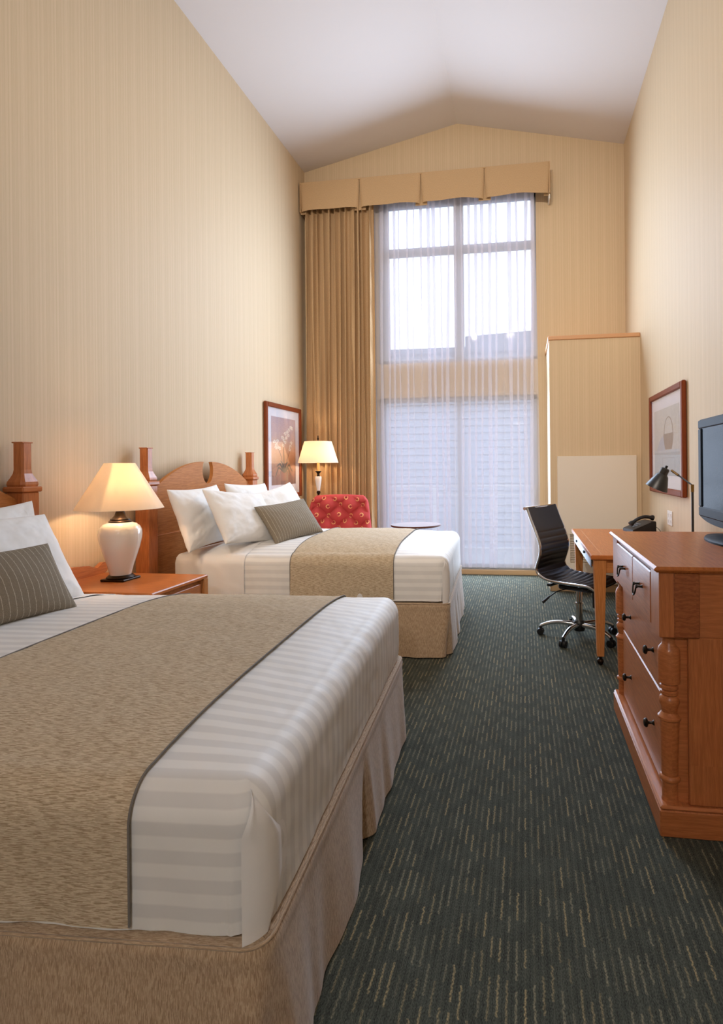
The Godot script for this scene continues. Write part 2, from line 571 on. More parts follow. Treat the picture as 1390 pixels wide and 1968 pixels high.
func make_room() -> void:
	var s := shape()
	# floor, uv in metres
	s.smooth(-1)
	s.off = Vector2.ZERO
	var a := V(XL - 0.15, 0, ZN - 0.15)
	var b := V(XR + 0.15, 0, ZF + 0.15)
	s.quad(Vector3(a.x, 0, a.z), Vector3(b.x, 0, a.z), Vector3(b.x, 0, b.z), Vector3(a.x, 0, b.z), Vector2(a.x, a.z), Vector2(b.x, a.z), Vector2(b.x, b.z), Vector2(a.x, b.z))
	s.box2(Vector3(a.x, -0.12, a.z), Vector3(b.x, -0.002, b.z))
	struct("floor", s, M.carpet, "dark green-grey carpet with broken beige dashes covering the room", "carpet")

	s = shape()
	s.off = Vector2.ZERO
	for q in [[XL - 0.15, XL], [XR, XR + 0.15]]:
		s = shape()
		wedge(s, q[0], q[1], -0.1, YE + 0.08, YE + 0.08, ZN - 0.15, ZF + 0.15)
		if q[0] < 0:
			struct("wall_left", s, M.wallpaper, "cream striped wallpaper wall behind the headboards", "wall")
		else:
			struct("wall_right", s, M.wallpaper, "cream striped wallpaper wall behind the desk and dresser", "wall")
	s = shape()
	gable_wall(s, ZF, ZF + 0.15, [[WX0, WX1, UPPER[0], UPPER[1]], [WX0, WX1, LOWER[0], LOWER[1]]])
	struct("wall_far", s, M.wallpaper, "striped gable wall around the tall window", "wall")
	s = shape()
	gable_wall(s, ZN - 0.15, ZN, [])
	struct("wall_near", s, M.wallpaper, "striped gable wall opposite the tall window", "wall")
	# ceiling: two slopes meeting at the ridge
	s = shape()
	s.smooth(-1)
	var za := ZN - 0.15
	var zb := ZF + 0.15
	for k in [[XL - 0.02, YE - 0.005, XM, YR], [XM, YR, XR + 0.02, YE - 0.005]]:
		s.quad(V(k[0], k[1], zb), V(k[2], k[3], zb), V(k[2], k[3], za), V(k[0], k[1], za))
		s.quad(V(k[0], k[1] + 0.12, za), V(k[2], k[3] + 0.12, za), V(k[2], k[3] + 0.12, zb), V(k[0], k[1] + 0.12, zb))
	struct("ceiling", s, M.ceiling_paint, "white vaulted ceiling with a central ridge", "ceiling")
	# baseboards
	for q in [["baseboard_left", V(XL, 0, ZN), V(XL + 0.012, 0.085, ZF)], ["baseboard_right", V(XR - 0.012, 0, ZN), V(XR, 0.085, 6.33)], ["baseboard_far", V(XL, 0, ZF - 0.014), V(0.275, 0.058, ZF)]]:
		s = shape()
		s.box2(q[1], q[2], 0.003)
		struct(q[0], s, M.beige_trim, "low beige baseboard along the wall", "baseboard")

	# boxed-in corner right of the window with a wooden cap
	s = shape()
	wedge(s, 0.275, XR + 0.05, -0.05, 2.735, 2.735, 6.333, ZF + 0.02)
	struct("wall_chase", s, M.wallpaper, "wallpapered box built into the corner beside the window", "wall")
	s = shape()
	s.box2(V(0.262, 2.735, 6.318), V(XR, 2.78, ZF), 0.006)
	struct("trim_1", s, M.cap_wood, "pale wooden cap on top of the boxed-in corner", "trim")
	s = shape()
	s.box2(V(0.262, 0, 6.318), V(XR, 0.085, 6.333), 0.004)
	s.box2(V(0.262, 0, 6.318), V(0.275, 0.085, ZF - 0.01), 0.004)
	struct("baseboard_chase", s, M.beige_trim, "beige baseboard around the boxed-in corner", "baseboard")

	make_window()


func make_window() -> void:
	var w := Node3D.new()
	w.name = "window_1"
	add_child(w)
	tag(w, "tall window with a grey frame, mullion and transom behind the sheer curtain", "window", "", "structure")
	var z0 := ZF + 0.03
	var z1 := ZF + 0.10
	var bars := [["jamb", WX0, WX0 + 0.13, UPPER[0], UPPER[1]], ["jamb", WX1 - 0.06, WX1, UPPER[0], UPPER[1]], ["rail", WX0, WX1, UPPER[1] - 0.08, UPPER[1]], ["rail", WX0, WX1, UPPER[0], UPPER[0] + 0.05], ["transom", WX0 + 0.13, WX1 - 0.06, 4.096, 4.195], ["mullion", -0.872, -0.75, UPPER[0] + 0.05, UPPER[1] - 0.08]]
	for b in bars:
		var s := shape()
		s.box2(V(b[1], b[3], z0 - (0.01 if b[0] == "mullion" else 0.0)), V(b[2], b[4], z1), 0.005)
		part(w, b[0], s, M.window_frame)
	for q in [[WX0 + 0.13, -0.872], [-0.75, WX1 - 0.06]]:
		for r in [[UPPER[0] + 0.05, 4.096], [4.195, UPPER[1] - 0.08]]:
			var s := shape()
			s.box2(V(q[0], r[0], z0 + 0.03), V(q[1], r[1], z0 + 0.034), 0.0)
			part(w, "pane", s, M.glass)
	# sliding door below
	var d := Node3D.new()
	d.name = "door_1"
	add_child(d)
	tag(d, "sliding glass patio door below the window behind the sheer curtain", "door", "", "structure")
	bars = [["jamb", WX0, WX0 + 0.08, LOWER[0], LOWER[1]], ["jamb", WX1 - 0.06, WX1, LOWER[0], LOWER[1]], ["rail", WX0, WX1, LOWER[1] - 0.06, LOWER[1]], ["sill", WX0, WX1, LOWER[0], LOWER[0] + 0.07], ["stile", -0.85, -0.80, LOWER[0] + 0.07, LOWER[1] - 0.06]]
	for b in bars:
		var s := shape()
		s.box2(V(b[1], b[3], z0), V(b[2], b[4], z1), 0.005)
		part(d, b[0], s, M.window_frame)
	for q in [[WX0 + 0.08, -0.85], [-0.80, WX1 - 0.06]]:
		var s := shape()
		s.box2(V(q[0], LOWER[0] + 0.07, z0 + 0.03), V(q[1], LOWER[1] - 0.06, z0 + 0.034), 0.0)
		part(d, "pane", s, M.glass)
	var hs := shape()
	var ring := []
	for i in 25:
		var t := TAU * i / 24.0
		ring.append(V(0.10 + 0.025 * cos(t), 1.02 + 0.09 * sin(t), ZF + 0.005))
	hs.tube(ring, 0.008, 8, false)
	part(d, "handle", hs, M.rail_paint)


# ---------------------------------------------------------------- outside the window
func make_outside() -> void:
	var s := shape()
	s.box2(V(-14, -0.9, ZF + 0.2), V(14, -0.8, 40), 0.0)
	tag(part(self, "ground", s, M.patio), "paved yard outside the patio door", "ground", "", "structure")
	s = shape()
	s.box2(V(-3.2, -0.08, ZF + 0.17), V(2.2, 0.0, 8.9), 0.01)
	tag(part(self, numbered("balcony_slab"), s, M.patio), "low concrete balcony outside the sliding door", "balcony", "", "structure")
	# balcony railing
	var r := thing("balcony_railing", "white metal railing outside the sliding door", "railing", V(0, 0, 8.8))
	for y in [1.06, 0.92, 0.1]:
		s = shape()
		s.box2(Vector3(-3.2, y - 0.010, -0.010), Vector3(2.2, y + 0.010, 0.010), 0.004)
		part(r, "rail", s, M.rail_paint)
	for i in 7:
		s = shape()
		s.box2(Vector3(-3.2 + i * 0.9 - 0.02, 0, -0.02), Vector3(-3.2 + i * 0.9 + 0.02, 1.06, 0.02), 0.004)
		part(r, "post", s, M.rail_paint)
	# neighbouring building: clapboard wall, low flat roof and a higher pitched roof with a chimney
	var h := thing("neighbour_building", "blue-grey clapboard building with a chimney across the yard", "building", V(0, -0.8, 15.0))
	s = shape()
	s.box2(Vector3(-9, 0, -4), Vector3(9, 5.15, -0.02), 0.0)
	part(h, "wall", s, M.siding)
	var board := shape()
	board.taper(Vector3(0, 0.095, 0.012), Vector3(18, 0.19, 0.05), 1.0)
	for i in 27:
		s = shape()
		s.smooth(-1)
		var y := i * 0.19
		s.face([Vector3(-9, y, 0.035), Vector3(9, y, 0.035), Vector3(9, y + 0.19, 0.005), Vector3(-9, y + 0.19, 0.005)], Vector3(0, y + 0.1, -1), Vector3.ONE)
		s.face([Vector3(-9, y, 0.035), Vector3(9, y, 0.035), Vector3(9, y, -0.02), Vector3(-9, y, -0.02)], Vector3(0, y + 1, 0), Vector3.ONE)
		part(h, "clapboard", s, M.siding)
	s = shape()
	s.box2(Vector3(-9.2, 5.13, -4.2), Vector3(9.2, 5.28, 0.2), 0.02)
	part(h, "parapet", s, M.roof_felt)
	s = shape()
	s.xf = Transform3D(Basis(Vector3.UP, 0), Vector3(0, 5.25, -2.2))
	s.prism(PackedVector2Array([Vector2(-1.6, 0), Vector2(7.0, 0), Vector2(7.0, 2.2), Vector2(2.6, 1.05), Vector2(1.1, 0.62), Vector2(-1.6, 0.5)]), 3.0)
	part(h, "roof", s, M.roof_felt)
	s = shape()
	s.box2(Vector3(0.55, 5.6, -1.2), Vector3(0.95, 7.35, -0.8), 0.01)
	part(h, "chimney", s, M.roof_felt)
	for q in [[-6.4, 0.9], [-4.6, 0.6], [2.6, 0.9]]:
		var f := shape()
		f.box2(Vector3(q[0], 1.0, 0.0), Vector3(q[0] + q[1], 2.6, 0.07), 0.01)
		var n := part(h, "window", f, M.outside_trim)
		f = shape()
		f.box2(Vector3(q[0] + 0.08, 1.08, 0.05), Vector3(q[0] + q[1] - 0.08, 2.52, 0.075), 0.0)
		part(n, "pane", f, M.outside_glass)


# ---------------------------------------------------------------- beds
const BED_TURN := 0.0578
var bed_top := 0.70
var bed_crown := 0.05


# where cloth lies that is laid over a mattress: s metres from the head along the bed, t metres across from the middle (both measured along the cloth)
func draped(s: float, t: float, long: float, wide: float, r: float, off: float, crown: float) -> Vector3:
	var ds := maxf(0.0, s - (long - r))
	var dt := maxf(0.0, absf(t) - (wide / 2 - r))
	var side := signf(t)
	var x := minf(s, long - r)
	var z := minf(absf(t), wide / 2 - r)
	var d := maxf(ds, dt)
	var out := 0.0
	var down := 0.0
	var rr := r + off
	if d > 0.0:
		var quarter := rr * PI / 2
		if d < quarter:
			out = rr * sin(d / rr)
			down = rr * (1.0 - cos(d / rr))
		else:
			out = rr
			down = rr + d - quarter
	var ang := atan2(dt, ds) if d > 0.0 else 0.0
	var cx := x / (long - r) * 2.0 - 1.0
	var cz := z / (wide / 2 - r)
	var lift := crown * (1.0 - pow(absf(cx), 4.0)) * (1.0 - pow(cz, 4.0))
	return Vector3(x + out * cos(ang), bed_top + off - down + lift, (z + out * sin(ang)) * side)


func cloth(s0: float, s1: float, t0: float, t1: float, ns: int, nt: int, long: float, wide: float, off: float, seed_: int, wrinkle := 0.004, thick := 0.0) -> Shape:
	var n := noise(seed_, 1.6, 3)
	var sh := shape()
	sh.off = Vector2.ZERO
	var f := func(u: float, v: float):
		var s := lerpf(s0, s1, u)
		var t := lerpf(t0, t1, v)
		var p := draped(s, t, long, wide, 0.075, off, bed_crown)
		var h: float = n.get_noise_2d(s * 3.0, t * 3.0) * wrinkle
		var drop := clampf((bed_top - p.y) / 0.3, 0.0, 1.0)
		# soft swags towards the lower hem
		h += n.get_noise_2d(s * 2.2 + 40.0, t * 0.4) * 0.012 * drop * drop
		var o := Vector3(p.x - minf(p.x, long - 0.12), 0, p.z - clampf(p.z, -wide / 2 + 0.12, wide / 2 - 0.12))
		if o.length() > 0.02:
			p += o.normalized() * h
		p.y += h * (1.0 - drop)
		return [p, Vector2(s, t)]
	sh.grid(ns, nt, f, true)
	return sh


func make_bed(label: String, at: Vector3, long: float, wide: float, seed_: int, fold: float, corner_ridge: bool) -> Node3D:
	var b := thing("bed", label, "bed", at, BED_TURN, "two hotel beds")
	# box spring with its skirt: flares a little, waves at the hem, inverted pleats at the corners and half-way along the foot
	var n := noise(seed_, 1.0, 2)
	var path := []
	var r := 0.05
	var hw := wide / 2 + 0.012
	var step := 0.02
	var z := -hw + r
	var foot := long + 0.012
	# near side (z positive is towards the camera): head -> foot, round the foot, back along the far side
	var x := 0.0
	while x < foot - r:
		path.append([Vector2(x, hw), Vector2(0, 1)])
		x += step
	for k in 7:
		var a := PI / 2 - PI / 12 * k
		path.append([Vector2(foot - r + r * cos(a), hw - r + r * sin(a)), Vector2(cos(a), sin(a))])
	z = hw - r - step
	while z > -hw + r:
		path.append([Vector2(foot, z), Vector2(1, 0)])
		z -= step
	for k in 7:
		var a := -PI / 12 * k
		path.append([Vector2(foot - r + r * cos(a), -hw + r + r * sin(a)), Vector2(cos(a), sin(a))])
	x = foot - r - step
	while x > 0.0:
		path.append([Vector2(x, -hw), Vector2(0, -1)])
		x -= step
	var run := [0.0]
	for i in range(1, path.size()):
		run.append(run[-1] + path[i][0].distance_to(path[i - 1][0]))
	var near_corner: float = foot - r * 0.4
	var pleats := [near_corner + 0.03, near_corner + wide * 0.5, near_corner + wide - 0.01]
	var s := shape()
	s.off = Vector2.ZERO
	var f := func(u: float, v: float):
		var i := int(round(u * (path.size() - 1)))
		var p: Vector2 = path[i][0]
		var o: Vector2 = path[i][1]
		var d: float = v * 0.378
		var k := n.get_noise_2d(run[i] * 2.2, 3.0) * 0.022 * v + 0.028 * v + sin(run[i] * 21.0 + n.get_noise_1d(run[i]) * 8.0) * 0.004 * v
		for q in pleats:
			var e: float = (run[i] - q) / (0.012 + 0.03 * v)
			k -= exp(-e * e) * 0.05 * smoothstep(0.15, 1.0, v)
			var e2: float = (run[i] - q - 0.05) / 0.035
			k += exp(-e2 * e2) * 0.012 * v
		k += 0.006 * sin(clampf(v * 8.0, 0.0, 1.0) * PI)
		return [Vector3(p.x + o.x * k, 0.388 - d, p.y + o.y * k), Vector2(d, run[i])]
	s.grid(path.size() - 1, 16, f, true)
	var g := func(u: float, v: float):
		var i := int(round(u * (path.size() - 1)))
		var p: Vector2 = path[i][0]
		var o: Vector2 = path[i][1]
		var inn := (1.0 - v) * 0.16
		return [Vector3(p.x - o.x * inn, 0.388 + 0.006 * (1.0 - v), p.y - o.y * inn), Vector2(run[i], inn)]
	s.grid(path.size() - 1, 2, g, true)
	var skirt := part(b, "bed_skirt", s, M.skirt_cloth, "taupe streaked bed skirt with pleats")
	s = shape()
	var seam := []
	for i in path.size():
		seam.append(Vector3(path[i][0].x, 0.385, path[i][0].y) + Vector3(path[i][1].x, 0, path[i][1].y) * 0.002)
	s.tube(seam, 0.004, 6)
	part(skirt, "seam", s, M.skirt_cloth)
	# mattress in its fitted sheet
	s = shape()
	var side := 0.075 * PI / 2 + bed_top - 0.485
	s = cloth(0.0, long - 0.075 + side, -(wide / 2 - 0.075 + side), wide / 2 - 0.075 + side, 70, 90, long - 0.02, wide - 0.03, 0.0, seed_ + 1, 0.004)
	s.smooth(-1)
	s.quad(Vector3(0, 0.40, wide / 2 - 0.03), Vector3(0, 0.40, -wide / 2 + 0.03), Vector3(0, bed_top - 0.02, -wide / 2 + 0.03), Vector3(0, bed_top - 0.02, wide / 2 - 0.03))
	part(b, "mattress", s, M.sheet, "white fitted mattress")
	# folded top sheet, then the striped coverlet
	s = cloth(fold - 0.30, fold + 0.03, -(wide / 2 - 0.075 + side - 0.01), wide / 2 - 0.075 + side - 0.01, 16, 130, long, wide, 0.010, seed_ + 2, 0.006)
	part(b, "top_sheet", s, M.sheet, "plain white turned-down top sheet")
	s = shape()
	s.off = Vector2.ZERO
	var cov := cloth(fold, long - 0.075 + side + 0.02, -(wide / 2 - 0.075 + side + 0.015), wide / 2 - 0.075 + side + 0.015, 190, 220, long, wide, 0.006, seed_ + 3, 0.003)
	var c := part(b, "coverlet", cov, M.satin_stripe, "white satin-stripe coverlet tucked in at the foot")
	# dog-eared fold at the near foot corner
	s = shape()
	var centre := Vector2(long - 0.075, wide / 2 - 0.075)
	var rr := 0.075 + 0.006
	var fold_fn := func(u: float, v: float):
		var down := 0.012 + v * (bed_top - 0.402)
		var out := rr if down > rr else sqrt(rr * rr - (rr - down) * (rr - down))
		out += lerpf(0.012, -0.001, clampf(u * 1.4, 0.0, 1.0)) + 0.004 * v + 0.008 * exp(-pow((u - 0.08) / 0.07, 2.0)) * maxf(0.0, 1.0 - v * 3.0)
		var a0 := lerpf(45.0, 66.0, minf(1.0, v * 4.0))
		var a1 := lerpf(45.0, 0.0, minf(1.0, v * 2.5)) + 30.0 * maxf(0.0, v - 0.7) / 0.3
		var w := 0.055 * maxf(0.0, sin(clampf((v - 0.12) / 0.88, 0.0, 1.0) * PI))
		var a := deg_to_rad(lerpf(a0, a1, minf(1.0, u / 0.45)))
		var along := maxf(0.0, (u - 0.45) / 0.55) * w
		var p := Vector3(centre.x + out * cos(a), bed_top - down, centre.y + out * sin(a) - along)
		return [p, Vector2(p.z, -p.y)]
	s.grid(24, 26, fold_fn, true)
	part(c, "corner_fold", s, M.sheet)
	return b


func make_runner(label: String, at: Vector3, long: float, wide: float, s0: float, s1: float, seed_: int) -> void:
	var r := thing("bed_runner", label, "bed runner", at, BED_TURN, "bed runners")
	var side := 0.075 * PI / 2 + bed_top - 0.468
	var t1 := wide / 2 - 0.075 + side
	part(r, "cloth", cloth(s0, s1, -t1, t1, 50, 200, long, wide, 0.014, seed_, 0.004), M.runner_cloth)
	for e in [s0, s1]:
		var s := shape()
		var pts := []
		var n := noise(seed_, 1.6, 3)
		for i in 161:
			var t := lerpf(-t1, t1, i / 160.0)
			var p := draped(e, t, long, wide, 0.075, 0.016, bed_crown)
			pts.append(p)
		s.tube(pts, 0.0025, 6)
		part(r, "piping", s, M.piping, "dark grey piping")


# a stuffed pillow, w wide, h high and t thick, in the plane of its own x and y
func pillow_shape(w: float, h: float, t: float, seed_: int, wrinkle := 0.012) -> Shape:
	var n := noise(seed_, 1.0, 3)
	var s := shape()
	for face in [1.0, -1.0]:
		var f := func(u: float, v: float):
			var a: float = u * 2.0 - 1.0
			var b: float = v * 2.0 - 1.0
			# more points near the rim
			a = signf(a) * (1.0 - pow(1.0 - absf(a), 1.5))
			b = signf(b) * (1.0 - pow(1.0 - absf(b), 1.5))
			var px := a * w / 2 * (1.0 - 0.07 * (1.0 - b * b))
			var py := b * h / 2 * (1.0 - 0.09 * (1.0 - a * a))
			var full := pow(maxf(0.0, (1.0 - a * a) * (1.0 - b * b)), 0.42)
			var rim := (1.0 - pow(absf(a), 6.0)) * (1.0 - pow(absf(b), 6.0))
			var wr: float = (n.get_noise_3d(a * 0.9, b * 0.9, face * 5.0) * 1.2 + n.get_noise_3d(a * 0.8 + b * 0.5, b * 3.0 - a * 1.2, face * 9.0) * 0.45) * wrinkle * rim
			# creases that run in from the corners
			var corner := absf(a) * absf(b)
			wr += sin((absf(a) - absf(b)) * 13.0 + n.get_noise_2d(a * 3.0, b * 3.0) * 4.0) * wrinkle * 0.5 * corner * rim
			var sag := -0.03 * h * (1.0 - b) * 0.5 * full
			return [Vector3(px, py, face * (t / 2 * full + wr) + sag * 0.0), Vector2(px, py)]
		s.grid(44, 36, f, face < 0.0, 3)
	return s


func pillow(called: String, label: String, at: Vector3, size: Vector3, lean: float, turn: float, twist: float, m: Material, seed_: int, group: String, category := "pillow", wrinkle := 0.012) -> void:
	# stands on its long edge against the headboard: facing +x, leaning back by lean, turned about the upright
	var o := single(called, pillow_shape(size.x, size.y, size.z, seed_, wrinkle), m, label, category, group)
	var base := Basis(Vector3.UP, PI / 2 + turn) * Basis(Vector3.RIGHT, -lean) * Basis(Vector3.BACK, twist)
	o.transform = Transform3D(base, at)


func arch_outline(half: float, y0: float, rise: float, notch: bool) -> PackedVector2Array:
	# headboard: level below, a low arch on top that starts with small shoulders; the notch is an oval cut open at the crown
	var p := PackedVector2Array()
	p.append(Vector2(-half, 0.0))
	p.append(Vector2(half, 0.0))
	var n := 40
	for i in n + 1:
		var x := half - 2.0 * half * i / n
		var k := absf(x) / half
		var y := y0 + rise * (1.0 - pow(k, 2.2)) + (0.0 if k < 0.96 else -0.0)
		if notch and absf(x) < 0.066:
			continue
		if notch and x < 0.0 and p[-1].x > 0.0:
			# round the inside of the oval: down the right side and up the left
			var cy := y0 + rise - 0.078
			for j in 25:
				var a := deg_to_rad(40.0) - deg_to_rad(260.0) * j / 24.0
				p.append(Vector2(0.085 * cos(a), cy + 0.115 * sin(a)))
		p.append(Vector2(x, y))
	return p


func make_headboard(label: String, z0: float, z1: float) -> void:
	# z0 nearer the camera than z1; posts stand at both ends
	var mid := (z0 + z1) / 2
	var h := thing("headboard", label, "headboard", V(-2.775, 0, mid), 0.0, "wooden headboards")
	var half := (z1 - z0) / 2
	var s := shape()
	s.xf = Transform3D(Basis(Vector3.UP, PI / 2), Vector3(0.0, 0.30, 0))
	s.prism(arch_outline(half - 0.03, 0.90, 0.235, true), 0.032)
	part(h, "panel", s, M.maple, "arched panel with an oval notch at the crown")
	s = shape()
	s.box2(Vector3(-0.01, 0.30, -half), Vector3(0.024, 0.875, half), 0.004)
	part(h, "lower_panel", s, M.maple)
	for e in [-1.0, 1.0]:
		var p := shape()
		var zc: float = e * half
		p.box2(Vector3(-0.055, 0.0, zc - 0.055), Vector3(0.055, 1.255, zc + 0.055), 0.006)
		var post := part(h, "post", p, M.cherry)
		p = shape()
		p.box2(Vector3(-0.066, 1.255, zc - 0.066), Vector3(0.066, 1.285, zc + 0.066), 0.006)
		part(post, "collar", p, M.cherry)
		# square finial: flared foot drawn in to a plain shaft
		p = shape()
		var prof := [[0.056, 1.285], [0.060, 1.297], [0.058, 1.312], [0.046, 1.335], [0.036, 1.358], [0.033, 1.38], [0.033, 1.53]]
		p.smooth(-1)
		for j in prof.size() - 1:
			for k in 8:
				var a0 := TAU * (k + 0.5) / 8.0
				var a1 := TAU * (k + 1.5) / 8.0
				var q := func(rr: float, y: float, a: float):
					var v := Vector2(cos(a), sin(a))
					var big := 1.0 if absf(v.x) > absf(v.y) else 0.72
					return Vector3(signf(v.x) * rr * big, y, zc + signf(v.y) * rr * (1.72 - big))
				p.quad(q.call(prof[j][0], prof[j][1], a1), q.call(prof[j][0], prof[j][1], a0), q.call(prof[j + 1][0], prof[j + 1][1], a0), q.call(prof[j + 1][0], prof[j + 1][1], a1), Vector2(prof[j][1], a1 * 0.04), Vector2(prof[j][1], a0 * 0.04), Vector2(prof[j + 1][1], a0 * 0.04), Vector2(prof[j + 1][1], a1 * 0.04))
		p.box2(Vector3(-0.035, 1.527, zc - 0.035), Vector3(0.035, 1.534, zc + 0.035), 0.002)
		part(post, "finial", p, M.cherry)


func make_beds() -> void:
	var b1 := V(-2.66, 0, 1.895)
	var b2 := V(-2.66, 0, 4.739)
	make_bed("wide bed with grey cushion, in front of the nightstand", b1, 2.06, 1.80, 5, 0.48, true)
	make_runner("long taupe bed runner on the wide striped bed", b1, 2.06, 1.80, 0.94, 1.78, 15)
	bed_top = 0.725
	bed_crown = 0.065
	make_bed("white-covered bed beside the red armchair", b2, 2.06, 1.61, 9, 0.52, true)
	make_runner("taupe bed runner on the bed beside the red armchair", b2, 2.06, 1.61, 0.90, 1.67, 16)
	make_headboard("wooden headboard of the wide bed, one post visible", 1.02, 2.80)
	make_headboard("arched wooden headboard with notch behind the white pillows", 3.85, 5.46)
	pillow("pillow", "white pillow leaning on the headboard behind another pillow, wide bed", V(-2.56, 0.965, 2.345), Vector3(0.72, 0.48, 0.16), 0.22, 0.0, 0.04, M.linen, 51, "white bed pillows", "pillow", 0.016)
	pillow("pillow", "white pillow behind the grey cushion on the wide bed", V(-2.37, 0.945, 2.27), Vector3(0.76, 0.50, 0.17), 0.52, 0.05, -0.05, M.linen, 52, "white bed pillows", "pillow", 0.016)
	pillow("cushion", "taupe cushion with thin white stripes on the wide bed", V(-2.16, 0.89, 2.09), Vector3(0.52, 0.34, 0.14), 0.55, -0.15, 0.0, M.cushion_cloth, 53, "striped cushions", "cushion", 0.006)
	pillow("pillow", "white pillow against the headboard beside the table lamp", V(-2.50, 1.0, 4.15), Vector3(0.68, 0.49, 0.17), 0.34, 0.0, 0.02, M.linen, 54, "white bed pillows", "pillow", 0.018)
	pillow("pillow", "white pillow against the headboard below the orchid picture", V(-2.52, 1.0, 5.02), Vector3(0.70, 0.49, 0.17), 0.34, -0.05, -0.03, M.linen, 55, "white bed pillows", "pillow", 0.018)
	pillow("pillow", "white pillow leaning between the back pillow and the taupe cushion", V(-2.22, 0.985, 4.27), Vector3(0.66, 0.48, 0.18), 0.58, -0.18, -0.12, M.linen, 56, "white bed pillows", "pillow", 0.018)
	pillow("pillow", "white pillow with raised corner behind the taupe cushion", V(-2.23, 0.985, 5.02), Vector3(0.66, 0.47, 0.17), 0.52, -0.25, 0.16, M.linen, 57, "white bed pillows", "pillow", 0.018)
	pillow("cushion", "taupe cushion with fine stripes leaning on two white pillows", V(-1.95, 0.935, 4.54), Vector3(0.60, 0.36, 0.14), 0.62, -0.35, 0.07, M.cushion_cloth, 58, "striped cushions", "cushion", 0.006)


# ---------------------------------------------------------------- lamps, nightstand, seating
func lamp_light(parent: Node3D, at: Vector3, energy: float) -> void:
	var l := OmniLight3D.new()
	l.name = "lamp_light"
	l.light_color = Color(1.0, 0.87, 0.72)
	l.light_energy = energy
	l.light_size = 0.03
	l.omni_range = 14.0
	l.omni_attenuation = 2.0
	l.shadow_enabled = true
	l.position = at
	parent.add_child(l)


func hollow_shade(r0: float, r1: float, y0: float, y1: float, thick := 0.004) -> Shape:
	var s := shape()
	s.lathe([[r0, y0], [r1, y1], [r1 - thick, y1], [r0 - thick, y0], [r0, y0]], Vector3.ZERO, 64)
	return s


func make_table_lamp() -> void:
	var l := thing("table_lamp", "lit cream ceramic urn lamp with a wide cone shade on the nightstand", "lamp", V(-2.528, 0.68, 3.254))
	var s := shape()
	s.box2(Vector3(-0.082, 0.0, -0.082), Vector3(0.082, 0.014, 0.082), 0.005)
	s.lathe([[0.0, 0.014], [0.08, 0.014], [0.082, 0.02], [0.072, 0.03], [0.067, 0.034], [0.0, 0.036]], Vector3.ZERO, 40)
	part(l, "base", s, M.bronze)
	s = shape()
	var prof := [[0.0, 0.034], [0.060, 0.034], [0.063, 0.045], [0.074, 0.09], [0.093, 0.15], [0.111, 0.21], [0.122, 0.26], [0.1245, 0.29], [0.122, 0.315], [0.112, 0.335], [0.094, 0.352], [0.070, 0.362], [0.05, 0.366], [0.0, 0.366]]
	s.lathe(prof, Vector3.ZERO, 56)
	part(l, "urn", s, M.ceramic, "crackled cream ceramic urn")
	s = shape()
	s.lathe([[0.0, 0.36], [0.064, 0.362], [0.066, 0.37], [0.058, 0.376], [0.056, 0.384], [0.046, 0.39], [0.032, 0.408], [0.025, 0.43], [0.026, 0.45], [0.03, 0.455], [0.0, 0.458]], Vector3.ZERO, 32)
	part(l, "neck", s, M.bronze, "turned dark bronze neck")
	s = shape()
	s.tube([Vector3(0, 0.45, 0), Vector3(0, 0.52, 0)], 0.009, 12)
	for e in [-1, 1]:
		s.tube([Vector3(e * 0.012, 0.47, 0), Vector3(e * 0.055, 0.54, 0), Vector3(e * 0.05, 0.66, 0), Vector3(0, 0.725, 0)], 0.0025, 6)
	for k in 3:
		var a := TAU * k / 3.0
		s.tube([Vector3(0, 0.728, 0), Vector3(0.085 * cos(a), 0.728, 0.085 * sin(a))], 0.002, 6)
	part(l, "harp", s, M.brass)
	part(l, "shade", hollow_shade(0.252, 0.087, 0.448, 0.735), M.lampshade, "wide cream cone shade")
	s = shape()
	s.lathe([[0.022, 0.52], [0.03, 0.56], [0.032, 0.585], [0.024, 0.615], [0.0, 0.625]], Vector3.ZERO, 16)
	part(l, "bulb", s, M.bulb)
	lamp_light(l, Vector3(0, 0.58, 0), TABLE_LAMP)


